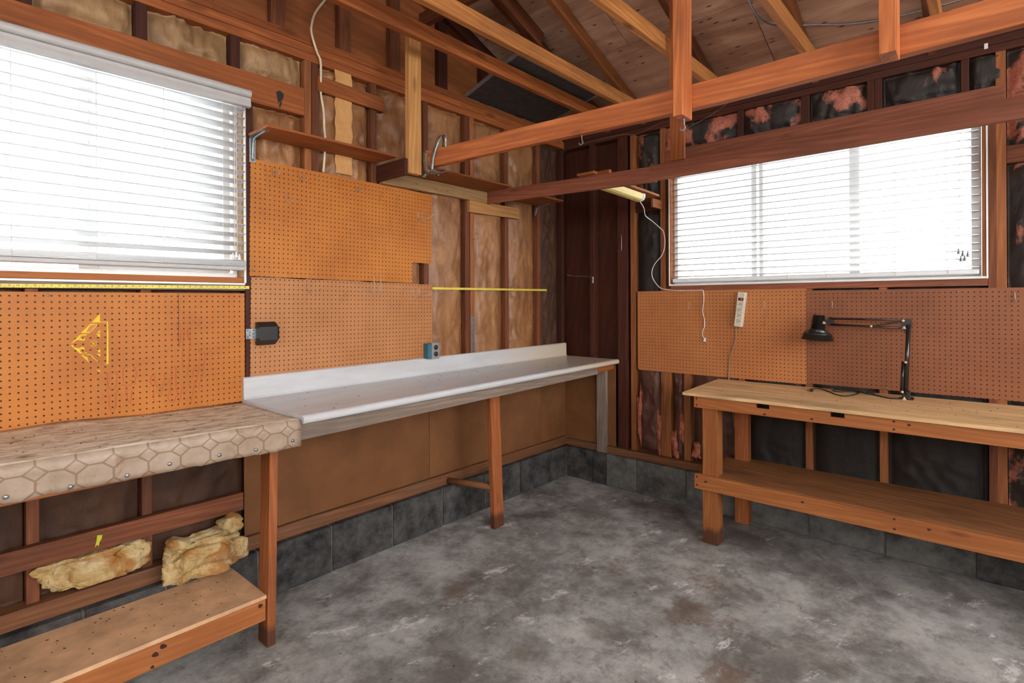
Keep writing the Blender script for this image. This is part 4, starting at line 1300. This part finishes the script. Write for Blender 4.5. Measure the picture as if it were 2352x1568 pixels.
# strap around the beam end
st = thing('metal_strap', (-1.84, -.40, 2.33), 'grey perforated metal strap and bracket holding the end of the long beam', 'bracket')
def strapgeo(path, w, t=.002, side=Vector((0, 1, 0))):
    P = smooth_path(path, 6)
    V, F = [], []
    for i, p in enumerate(P):
        d = (P[min(i + 1, len(P) - 1)] - P[max(i - 1, 0)]).normalized()
        s = (side - d * side.dot(d)).normalized()
        nn = d.cross(s)
        V += [p - s * w / 2 - nn * t / 2, p + s * w / 2 - nn * t / 2, p + s * w / 2 + nn * t / 2, p - s * w / 2 + nn * t / 2]
    for i in range(len(P) - 1):
        for k_ in range(4):
            F.append([i * 4 + k_, i * 4 + (k_ + 1) % 4, i * 4 + 4 + (k_ + 1) % 4, i * 4 + 4 + k_][::-1])
    e = len(P) * 4
    F += [[0, 1, 2, 3], [e - 1, e - 2, e - 3, e - 4]]
    return V, F
mkw('strap', *strapgeo([(-1.864, -.39, 2.30), (-1.868, -.405, 2.36), (-1.868, -.43, 2.42), (-1.862, -.455, 2.475), (-1.842, -.465, 2.50), (-1.822, -.46, 2.485), (-1.818, -.455, 2.42)], .032), 'steel', st, True)
mkw('strap', *strapgeo([(-1.862, -.335, 2.42), (-1.866, -.336, 2.37), (-1.866, -.345, 2.33), (-1.866, -.355, 2.305), (-1.862, -.37, 2.29)], .034), 'steel', st, True)
mkw('bracket_plate', *strapgeo([(-1.872, -.39, 2.296), (-1.845, -.40, 2.288), (-1.815, -.41, 2.292), (-1.79, -.42, 2.31)], .075), 'steel', st, True)
mkw('bracket_lip', *strapgeo([(-1.872, -.325, 2.285), (-1.872, -.335, 2.268), (-1.868, -.35, 2.282)], .02, .002, Vector((1, 0, 0))), 'steel', st, True)
lathe('bolt', [(.006, 0), (.006, .005), (.003, .007)], T(-1.815, -.40, 2.284) @ Matrix.Rotation(math.pi, 4, 'X'), 'steel', st, 8)
tube('strap_wire', [(-1.86, -.335, 2.425), (-1.83, -.335, 2.432), (-1.80, -.335, 2.43)], .003, 'steel', st)

# cup hooks screwed in the beam
def cuphook(p, label):
    x, y, z = p
    pts = [(x, y, z + .012), (x, y, z - .022), (x + .002, y - .004, z - .036), (x + .001, y + .006, z - .046), (x, y + .014, z - .040), (x, y + .016, z - .033)]
    tag(tube('cup_hook', pts, .0026, 'steel', None, 6, 4), label, 'hook', 'cup hooks under the long beam')
cuphook((-1.842, -1.44, 2.300), 'small bent hook under the long beam between strap and middle post')
cuphook((-1.90, -1.962, 2.243), 'bent hook under the end of the middle post')
def web(name, pts, label):
    tag(tube(name, pts, .0004, 'cord_beige', None, 4, 4), label, 'cobweb', 'dusty cobwebs under the long beam')
web('cobweb', [(-1.842, -1.44, 2.258), (-1.80, -1.62, 2.272), (-1.79, -1.70, 2.262), (-1.84, -1.86, 2.27), (-1.90, -1.965, 2.2)], 'dusty cobweb thread strung between the two beam hooks')
web('cobweb', [(-1.90, -1.965, 2.2), (-1.87, -2.05, 2.24), (-1.85, -2.14, 2.292)], 'dusty cobweb thread from the post hook up to the beam')
web('cobweb', [(-1.86, -.42, 2.29), (-1.86, -.42, 2.245)], 'short cobweb thread dangling below the metal strap')

# ================================================================== CORNER AND WALL SHELVES
s1 = thing('wall_shelf', (-2.37, -.11, 2.385), 'thin plywood shelf on a grey bracket above the upper pegboard', 'shelf', 'high shelves on the gable wall')
box('board', -2.752, -1.98, -.222, -.001, 2.385, 2.398, 'shelf_ply', s1)
br = thing('shelf_bracket', (-2.735, 0, 2.25), 'pressed steel shelf bracket under the thin plywood shelf', 'bracket', 'steel shelf brackets')
def bracket(par, x, y1, z1, h, w, y0=-.0065):
    # vertical leg, horizontal leg, pressed rib
    V1, F1 = strapgeo([(x, y0, z1 - h), (x, y0 - .001, z1 - .03), (x, y0 - .006, z1 - .008), (x, y0 - .03, z1 - .0015), (x, y1, z1 - .0015)], w, .002, Vector((1, 0, 0)))
    mkw('leg', V1, F1, 'steel', par)
    mkw('rib', *tube_geo(smooth_path([(x, y0 - .002, z1 - h + .01), (x, y0 - .008, z1 - .06), (x, y0 - .022, z1 - .022), (x, y0 - .06, z1 - .010), (x, y1 + .01, z1 - .004)], 5), .0055, 8), 'steel', par, True)
bracket(br, -2.735, -.165, 2.385, .135, .032)
s2 = thing('corner_shelf', (-1.5, -.14, 2.262), 'boxed shelf with a pale ledger and plywood base between pale post and dark rail', 'shelf', 'high shelves on the gable wall')
box('end_board', -1.978, -1.957, -.29, -.002, 2.273, 2.371, 'stud_dark', s2)
box('ledger', -1.955, -1.026, -.04, -.001, 2.262, 2.343, 'pine_pale', s2)
box('base_panel', -1.956, -1.026, -.288, -.002, 2.345, 2.357, 'shelf_ply', s2)
for x, z in ((-1.70, 2.30), (-1.53, 2.295), (-1.43, 2.293), (-1.28, 2.29)):
    tube('nail', [(x, -.041, z), (x + .004, -.06, z - .006), (x + .03, -.062, z + .004)], .0016, 'wire', s2, 5)
s3 = thing('wall_shelf', (-.7, -.14, 2.325), 'thin shelf board in the dark corner behind the rail', 'shelf', 'high shelves on the gable wall')
box('board', -1.0, -.40, -.285, -.001, 2.325, 2.338, 'shelf_ply', s3)
b3 = thing('shelf_bracket', (-.364, 0, 2.23), 'steel shelf bracket in the dark corner under the small shelf', 'bracket', 'steel shelf brackets')
bracket(b3, -.418, -.16, 2.325, .09, .024)

# grey framed panel lying over the joists
pn = thing('framed_panel', (-.8, -.27, 3.03), 'dark grey flat panel with aluminium edging lying above the ceiling joists', 'panel')
pc0 = Vector((-1.19, .04, 3.0225)); px_ = Vector((.93, 0, 0)); py_ = Vector((-.20, -.70, .046))
ex = px_.normalized(); ey = (py_ - ex * 0).normalized(); ez = ex.cross(ey) * -1
def pquad(name, a0, a1, b0, b1, t0, t1, mat):
    V = []
    for t in (t0, t1):
        for a, b in ((a0, b0), (a1, b0), (a1, b1), (a0, b1)):
            V.append(pc0 + px_ * a + py_ * b + Vector((0, 0, 1)) * t)
    F = [[0, 1, 2, 3], [7, 6, 5, 4], [0, 4, 5, 1], [1, 5, 6, 2], [2, 6, 7, 3], [3, 7, 4, 0]]
    mkw(name, V, F, mat, pn)
pquad('sheet', .02, .98, .025, .975, .004, .012, 'panel_grey')
pquad('edge', 0, 1, 0, .024, 0, .018, 'alu'); pquad('edge', 0, 1, .976, 1, 0, .018, 'alu')
pquad('edge', 0, .019, .025, .975, 0, .018, 'alu'); pquad('edge', .981, 1, .025, .975, 0, .018, 'alu')

# ================================================================== TUBE LAMP ON A BOARD
tag(beam('lamp_board', (-1.06, -.935, 2.335), (-.17, -.935, 2.312), .016, .13, 'bench', None), 'narrow board above the tube lamp bridging rail and window wall', 'board')
tl = thing('tube_lamp', (-.65, -.93, 2.26), 'fluorescent tube lamp with yellowed lens hanging under a narrow board', 'lamp')
TLR, L_ = frame((-.97, -.93, 2.300), (-.345, -.93, 2.283))
hsec = [(-.045, .018), (.045, .018), (.045, 0), (.036, -.022), (.018, -.03), (-.018, -.03), (-.036, -.022), (-.045, 0)]
def extr(name, sec, x0, x1, Mw, mat, par):
    k_ = len(sec)
    V = [(x0, y, z) for y, z in sec] + [(x1, y, z) for y, z in sec]
    F = [[i, (i + 1) % k_, k_ + (i + 1) % k_, k_ + i] for i in range(k_)]
    F += [list(range(k_))[::-1], list(range(k_, 2 * k_))]
    return mk(name, V, F, mat, par, Mw)
extr('lens', hsec, -L_ / 2 + .025, L_ / 2 - .032, TLR, 'lens', tl)
s15 = [(y * 1.04, z * 1.06) for y, z in hsec]
extr('end_cap', s15, L_ / 2 - .031, L_ / 2, TLR, 'capwhite', tl)
extr('end_cap', s15, -L_ / 2, -L_ / 2 + .024, TLR, 'capwhite', tl)
mk('switch', None, None, 'black', tl, TLR @ T(L_ / 2 - .02, .035, -.028), me=cbox(.006, .005, .004, .001, 'black'))
tag(tube('lamp_cord', [(-.355, -.935, 2.255), (-.30, -.94, 2.21), (-.20, -.90, 2.17), (-.09, -.90, 2.14), (-.03, -.935, 2.09), (-.015, -.955, 2.06), (-.012, -.965, 1.97), (-.015, -.945, 1.885), (-.02, -.885, 1.817), (-.02, -.858, 1.749), (-.02, -.875, 1.687), (-.02, -.931, 1.625), (-.02, -.995, 1.611), (-.02, -1.062, 1.604), (-.018, -1.18, 1.603), (-.014, -1.262, 1.604)], .0034, 'cord', tl, 6, 5))
tag(box('wood_block', -.16, -.005, -.942, -.924, 2.236, 2.303, 'stud_light'), 'small wooden prop under the wall end of the lamp board', 'wood block')

# hanging plug
hc = thing('plug_lead', (-.012, -1.27, 1.24), 'short white cord with a plug hanging down the pegboard', 'cord')
tube('cord', [(-.016, y, z) for y, z in CORD1], .0034, 'cord', hc, 6, 5)
lathe('plug', [(.004, .028), (.006, .02), (.010, .008), (.013, 0)], T(-.018, -1.273, 1.228) @ Matrix.Rotation(.35, 4, 'X'), 'cord', hc, 10)
for dy in (-.005, .005):
    box('prong', -.020, -.017, -1.283 + dy - .0008, -1.283 + dy + .0008, 1.212, 1.228, 'steel', hc, ch=0)

# power strip
ps = thing('power_strip', (-.02, -1.53, 1.34), 'beige power strip with four sockets hung at a tilt on the pegboard', 'power strip')
PSM = WB(-.052, -1.5385, 1.463, math.radians(7.0)) @ T(0, 0, 0)
mk('housing', None, None, 'beige', ps, PSM @ T(0, .0225, 0), me=cbox(.0265, .0215, .122, .004, 'beige'))
mk('switch', None, None, 'black', ps, PSM @ T(.002, .0, .072), me=cbox(.017, .003, .010, .001, 'black'))
mk('switch_rocker', None, None, 'red', ps, PSM @ T(.007, -.0025, .072), me=cbox(.006, .0022, .007, .001, 'red'))
for i in range(4):
    zc_ = .038 - i * .040
    for nm, dx, dz, a, b in (('slot', -.005, .007, .005, .0016), ('slot', -.005, -.006, .005, .0016), ('slot', .008, .0005, .0028, .0028)):
        mk(nm, None, None, 'black', ps, PSM @ T(dx, .0005, zc_ + dz), me=cbox(a, .001, b, .0004, 'black'))
tube('cord', [(-.028, -1.508, 1.345)] + [(-.016, y, z) for y, z in CORD2[1:6]] + [(-.011, -1.447, .99), (-.009, -1.45, .95), (-.008, -1.47, .80), (-.006, -1.49, .6), (-.008, -1.515, .45)], .0042, 'cord_beige', ps, 6, 5)

# ================================================================== DESK LAMP
dl = thing('desk_lamp', (-.12, -2.49, .952), 'black clamp-on desk lamp with a folding arm reaching left over the bench', 'lamp')
LX = -.13
base = box('clamp', LX - .02, LX + .02, -2.515, -2.475, .958, 1.005, 'black_metal', dl, ch=.004)
box('clamp_jaw', LX - .025, LX + .025, -2.53, -2.46, .9575, .964, 'black_metal', dl, ch=.002)
for dx in (-.011, .011):
    tube('upright_bar', [(LX + dx, -2.492, .985), (LX + dx, -2.507, 1.385)], .0105, 'black_metal', dl, 8)
    tube('upright_bar', [(LX + dx, -2.474, .985), (LX + dx, -2.482, 1.17)], .009, 'black_metal', dl, 8)
def spring(p0, p1, turns, r, w, name='spring'):
    p0, p1 = Vector(p0), Vector(p1)
    Rf, L = frame(p0, p1, (1, 0, 0))
    pts = [Rf @ Vector((-L / 2 + L * i / (turns * 8), r * math.cos(i * math.pi / 4), r * math.sin(i * math.pi / 4))) for i in range(turns * 8 + 1)]
    V, F = tube_geo(pts, w, 4)
    mkw(name, V, F, 'black_metal', dl, True)
spring((LX - .012, -2.478, 1.0), (LX - .012, -2.484, 1.15), 22, .0065, .0017)
spring((LX + .012, -2.478, 1.0), (LX + .012, -2.484, 1.15), 22, .0065, .0017)
hinge = [( -.03, .0), (-.012, .03), (.018, .032), (.024, .0), (.012, -.05), (-.010, -.05)]
prism('elbow', hinge, .030, WB(LX - .015, -2.500, 1.385), 'black_metal', dl)
# arm bars (two nearly parallel rods with spring)
for dx in (-.010, .010):
    tube('arm_bar', [(LX + dx, -2.49, 1.408), (LX + dx, -2.115, 1.412)], .006, 'black_metal', dl, 8)
    tube('arm_bar', [(LX + dx, -2.50, 1.362), (LX + dx, -2.115, 1.376)], .006, 'black_metal', dl, 8)
spring((LX - .012, -2.475, 1.402), (LX - .012, -2.335, 1.372), 18, .006, .0016)
head = [(-.022, .0), (.0, .028), (.022, .022), (.022, -.02), (-.012, -.022)]
prism('head_joint', head, .028, WB(LX - .014, -2.110, 1.394), 'black_metal', dl)
def knob(y, z, r=.009, dx=-.022):
    lathe('knob', [(r, 0), (r, .006), (r * .5, .009)], T(LX + dx, y, z) @ Matrix.Rotation(-math.pi / 2, 4, 'Y'), 'tan', dl, 3 if r > .01 else 10)
knob(-2.488, 1.366, .012); knob(-2.484, 1.406, .007); knob(-2.33, 1.370, .006); knob(-2.495, 1.17, .007); knob(-2.478, 1.0, .007); knob(-2.488, .962, .013, -.024)
knob(-2.082, 1.385, .012, -.018)
tube('head_pin', [(LX, -2.105, 1.388), (LX, -2.05, 1.380)], .0045, 'tan', dl, 8)
tube('arm_cord', [(LX - .004, -2.055, 1.41), (LX - .012, -2.075, 1.392), (LX - .012, -2.10, 1.402), (LX - .004, -2.14, 1.416)], .0026, 'cord_black', dl, 6, 5)
sp = lathe('shade', [(.004, .156), (.032, .156), (.032, .156), (.033, .153), (.033, .153), (.041, .070), (.041, .070), (.076, .044), (.080, .036), (.080, .036), (.089, .002), (.089, .002), (.086, .001), (.077, .034), (.038, .066), (.030, .150), (.004, .150)],
           T(LX, -2.040, 1.276) @ Matrix.Rotation(math.radians(4), 4, 'X'), 'black_metal', dl, 32)
tube('switch_stem', [(LX, -2.030, 1.43), (LX, -2.029, 1.447)], .0025, 'black', sp, 6)
lathe('bulb', [(.004, .06), (.018, .05), (.024, .03), (.018, .01), (.004, .004)], T(LX, -2.040, 1.276), 'white', sp, 14)
# cable lying on the bench
lc = thing('lamp_cable', (-.2, -2.2, .95), 'black lamp cable lying in loose coils on the plywood bench top', 'cable')
cabpts = [(-.12, -2.46), (-.07, -2.515), (-.12, -2.515), (-.17, -2.43), (-.13, -2.37), (-.09, -2.325)]
tube('cable', [(x, y, BT(x) + .0036) for x, y in cabpts], .0032, 'cord_black', lc, 6, 6)
cb2 = [(-.075, -2.30), (-.05, -2.25), (-.07, -2.19), (-.11, -2.14), (-.06, -2.115), (-.04, -2.17), (-.05, -2.235), (-.10, -2.26), (-.20, -2.24), (-.25, -2.205), (-.20, -2.15), (-.11, -2.09), (-.06, -2.035), (-.10, -2.0), (-.15, -2.01)]
tube('cable', [(x, y, BT(x) + .0036 + (.003 if i in (7, 8, 9) else 0)) for i, (x, y) in enumerate(cb2)], .0032, 'cord_black', lc, 6, 6)
box('plug', -.098, -.068, -2.335, -2.295, BT(-.083) + .0005, BT(-.083) + .017, 'black', lc, ch=.004)
beam('plug', (-.15, -2.01, BT(-.15) + .008), (-.19, -2.022, BT(-.19) + .008), .014, .018, 'black', lc, ch=.003)

# ================================================================== SMALL WALL THINGS
# black power adapter on a perforated plate, left of the rosy pegboard
bb_ = thing('black_box', (-2.69, -.02, 1.305), 'black plastic box on a perforated metal plate at the pegboard edge', 'box')
box('mount_plate', -2.775, -2.715, -.016, -.013, 1.341, 1.393, 'steel', bb_, ch=.0005)
for x, z in ((-2.766, 1.384), (-2.766, 1.350), (-2.756, 1.374), (-2.756, 1.360), (-2.738, 1.384), (-2.738, 1.350), (-2.740, 1.367)):
    lathe('plate_hole', [(.003, 0), (.0029, .0006)], T(x, -.0162, z) @ Matrix.Rotation(math.pi / 2, 4, 'X'), 'black', bb_, 8)
hs = [(-.062, .0), (-.062, -.022), (-.036, -.052), (.036, -.052), (.062, -.022), (.062, .0)]
V, F = [], []
for xx, sc_ in ((-.052, .96), (.040, .96), (.052, .80)):
    V += [(-2.672 + xx, -.008 + y * (1 if xx < .05 else .86), 1.367 + z * sc_) for z, y in hs]
k = len(hs)
for r in range(2):
    for j in range(k):
        j2 = (j + 1) % k
        F.append([r * k + j, r * k + j2, (r + 1) * k + j2, (r + 1) * k + j])
F += [list(range(k))[::-1], list(range(2 * k, 3 * k))]
ho = mkw('housing', V, F, 'black', bb_)
bm = bmesh.new(); bm.from_mesh(ho.data); bmesh.ops.recalc_face_normals(bm, faces=bm.faces); bm.to_mesh(ho.data); bm.free()

# teal outlet box on the backsplash
ob = thing('outlet_box', (-1.555, -.06, 1.146), 'small teal electrical box with a steel duplex outlet standing on the backsplash', 'outlet box')
OBM = T(-1.560, -.035, 1.1995) @ Matrix.Rotation(math.radians(-4), 4, 'Z')
mk('box', None, None, 'teal', ob, OBM @ T(-.028, 0, -.002), me=cbox(.028, .030, .050, .003, 'teal'))
# the outlet faces along the room, turned to the left-hand viewer
FPM = OBM @ T(.028, -.0325, 0)
mk('face_plate', None, None, 'alu', ob, T(-1.540, -.0655, 1.1985) @ Matrix.Rotation(math.radians(-4), 4, 'Z') @ T(-.018, 0, 0), me=cbox(.030, .002, .0535, .001, 'alu'))
for dz in (.023, -.021):
    rec = lathe('receptacle', [(.0165, 0), (.0165, .003), (.013, .004)], T(-1.558, -.0678, 1.1985 + dz) @ Matrix.Rotation(math.pi / 2, 4, 'X'), 'black', ob, 14)
    for dx in (-.006, .006):
        box('slot', -1.558 + dx - .001, -1.558 + dx + .001, -.0726, -.0718, 1.1985 + dz - .002, 1.1985 + dz + .006, 'steel', rec, ch=0)
# stub on the box top
lathe('cable_clamp', [(.005, 0), (.005, .006)], T(-1.585, -.04, 1.2475), 'steel', ob, 8)

# white cable down the gable studs
tag(tube('white_cable', [(x, -.012 if i > 7 else -.025, z) for i, (x, z) in enumerate(CABLE)], .0065, 'cable', None, 8, 5), 'off-white cable dropping from the roof behind the short reddish board and thin shelf', 'cable')
# grey cable looped through the rafters
tag(tube('roof_cable', [(-1.2, -1.85, 3.33), (-.95, -1.86, 3.22), (-.796, -1.86, 3.18), (-.676, -1.86, 3.16), (-.506, -1.89, 3.16), (-.422, -1.975, 3.16), (-.35, -2.08, 3.155), (-.25, -2.3, 3.13), (-.2, -2.6, 3.12), (-.2, -3.2, 3.12)], .0055, 'steel', None, 6, 5), 'grey cable looping along the roof boards above the long beam', 'cable')
# black spray blot on the header, child of the left wall
tag(decal('spray_blot', BMARK, 'blackmark', wl, -.0052), 'black spray paint blot with drips on the window header')

# hooks on the pegboards
def hook_single(x, z, label, s=1.0, dx=.02):
    pts = [(x, -.0066, z + .018 * s), (x, -.013, z + .02 * s), (x, -.015, z), (x + dx * .3, -.030, z - .022 * s), (x + dx * .7, -.045, z - .018 * s), (x + dx, -.055, z - .002 * s)]
    tag(tube('pegboard_hook', pts, .0023, 'wire', None, 6, 4), label, 'hook', 'wire hooks on the pegboards')
hook_single(-2.630, 2.222, 'wire hook in the upper pegboard nearest the shelf bracket')
hook_single(-2.478, 2.216, 'wire hook in the upper pegboard, second along its top edge')
hook_single(-2.560, 2.085, 'wire hook in the upper pegboard a hand below its top edge')
hook_single(-2.125, 2.21, 'dark wire hook in the upper pegboard below the boxed shelf')
hook_single(-2.440, 1.605, 'rusty wire hook near the top of the rosy pegboard')
def hook_double(x, z, label, w=.034, reach=.06, lift=.03):
    a = [(x, -.0075, z + .045), (x, -.009, z), (x, -.02, z - .012), (x + w * .3, -.03, z - .010), (x + w, -.02, z - .008), (x + w, -.009, z + .002), (x + w, -.0075, z + .047)]
    b = [(x + w * .5, -.028, z - .011), (x + w * .5 + reach * .4, -.06, z - .004), (x + w * .5 + reach, -.095, z + lift)]
    tag(mkw('pegboard_hook', *join(tube_geo(smooth_path(a, 4), .0023, 6), tube_geo(smooth_path(b, 4), .0023, 6)), 'wire', None, True), label, 'hook', 'wire hooks on the pegboards')
hook_double(-1.655, 2.085, 'double-prong wire hook at the right edge of the upper pegboard')
hook_double(-1.70, 1.572, 'double-prong wire hook below the pegboard cut-out', .05, .06, .01)
a = [(-2.09, -.008, 1.58), (-2.05, -.012, 1.60), (-2.035, -.05, 1.585), (-2.03, -.055, 1.70)]
b = [(-1.98, -.055, 1.70), (-1.995, -.05, 1.585), (-2.04, -.02, 1.60)]
tag(mkw('pegboard_hook', *join(tube_geo(smooth_path(a, 4), .002, 6), tube_geo(smooth_path(b, 4), .002, 6)), 'wire', None, True), 'tall forked wire hook at the seam between the two pegboards', 'hook', 'wire hooks on the pegboards')
for y, z, s_ in ((-1.157, 1.49, 'left of the hanging cord'), (-1.69, 1.50, 'right of the power strip'), (-2.10, 1.50, 'above the desk lamp shade'), (-2.955, 1.54, 'at the far right of the darker pegboard')):
    tag(tube('pegboard_hook', [(-.0068, y, z + .02), (-.012, y, z + .018), (-.013, y - .001, z - .012), (-.03, y - .003, z - .03), (-.04, y - .004, z - .012)], .0023, 'wire', None, 6, 4), 'small wire hook ' + s_, 'hook', 'wire hooks on the pegboards')

# wire rod on a stud bracket in the dark corner
rd = thing('rod_holder', (-.01, -.29, 1.68), 'thin steel rod sticking out of a white clip on the corner stud', 'rod holder')
box('clip', -.012, -.001, -.308, -.292, 1.68, 1.735, 'steel', rd, ch=.002)
tube('rod', [(-.006, -.30, 1.734), (-.15, -.292, 1.734), (-.325, -.284, 1.735), (-.35, -.282, 1.744)], .0022, 'steel', rd, 6)
tag(tube('wire_bow', [(-.001, -.555, 2.062), (-.022, -.575, 2.066), (-.024, -.59, 2.06), (-.024, -.592, 2.0), (-.024, -.59, 1.94), (-.020, -.57, 1.938), (-.001, -.535, 1.94)], .0022, 'steel', None, 6, 3), 'bent steel wire handle stapled to the dark corner post', 'wire')
tag(tube('wire_bow', [(-1.135, -.001, 1.985), (-1.15, -.03, 1.985), (-1.115, -.032, 1.986), (-1.112, -.02, 1.986), (-1.112, -.012, 1.80)], .0018, 'wire', None, 6, 3), 'thin bent wire on the double stud right of the upper pegboard', 'wire')
tag(box('plate_tag', -.004, -.0005, -2.853, -2.837, 2.895, 2.925, 'white'), 'tiny white tag on the top plate above the three-pane window', 'tag')
box('metal_stud_guard', -1.163, -1.128, -.003, -.0005, 1.15, 1.42, 'steel', wl, ch=.0005)

# leafy shrub outside the right-hand window
sh = thing('shrub', (2.6, -3.4, 0), 'sparse leafy shrub seen through the right end of the three-pane window', 'shrub')
M['leaf'] = plain('leaf', (120, 150, 70), 0.6)
M['bark'] = plain('bark', (110, 90, 70), 0.9)
for i in range(5):
    a = i * 1.25
    tube('branch', [(2.6, -3.4, 0), (2.6 + .1 * math.cos(a), -3.4 + .15 * math.sin(a), 1.2), (2.6 + .25 * math.cos(a), -3.4 + .45 * math.sin(a), 2.2 + .12 * i)], [.025, .014, .005], 'bark', sh, 6)
V, F = [], []
for i in range(220):
    a = random.choice(range(5)) * 1.25
    t = random.uniform(.55, 1.0)
    c = Vector((2.6 + .25 * t * math.cos(a) + random.gauss(0, .1), -3.4 + .45 * t * math.sin(a) + random.gauss(0, .16), 2.3 * t + random.gauss(0, .1)))
    d = Vector((random.uniform(-1, 1), random.uniform(-1, 1), random.uniform(-.6, .6))).normalized() * random.uniform(.02, .04)
    n_ = d.cross(Vector((random.uniform(-1, 1), random.uniform(-1, 1), 1))).normalized() * d.length * .42
    b = len(V)
    V += [c - d, c + n_, c + d, c - n_]
    F.append([b, b + 1, b + 2, b + 3])
fo = mkw('foliage', V, F, 'leaf', sh)
fo['kind'] = 'stuff'
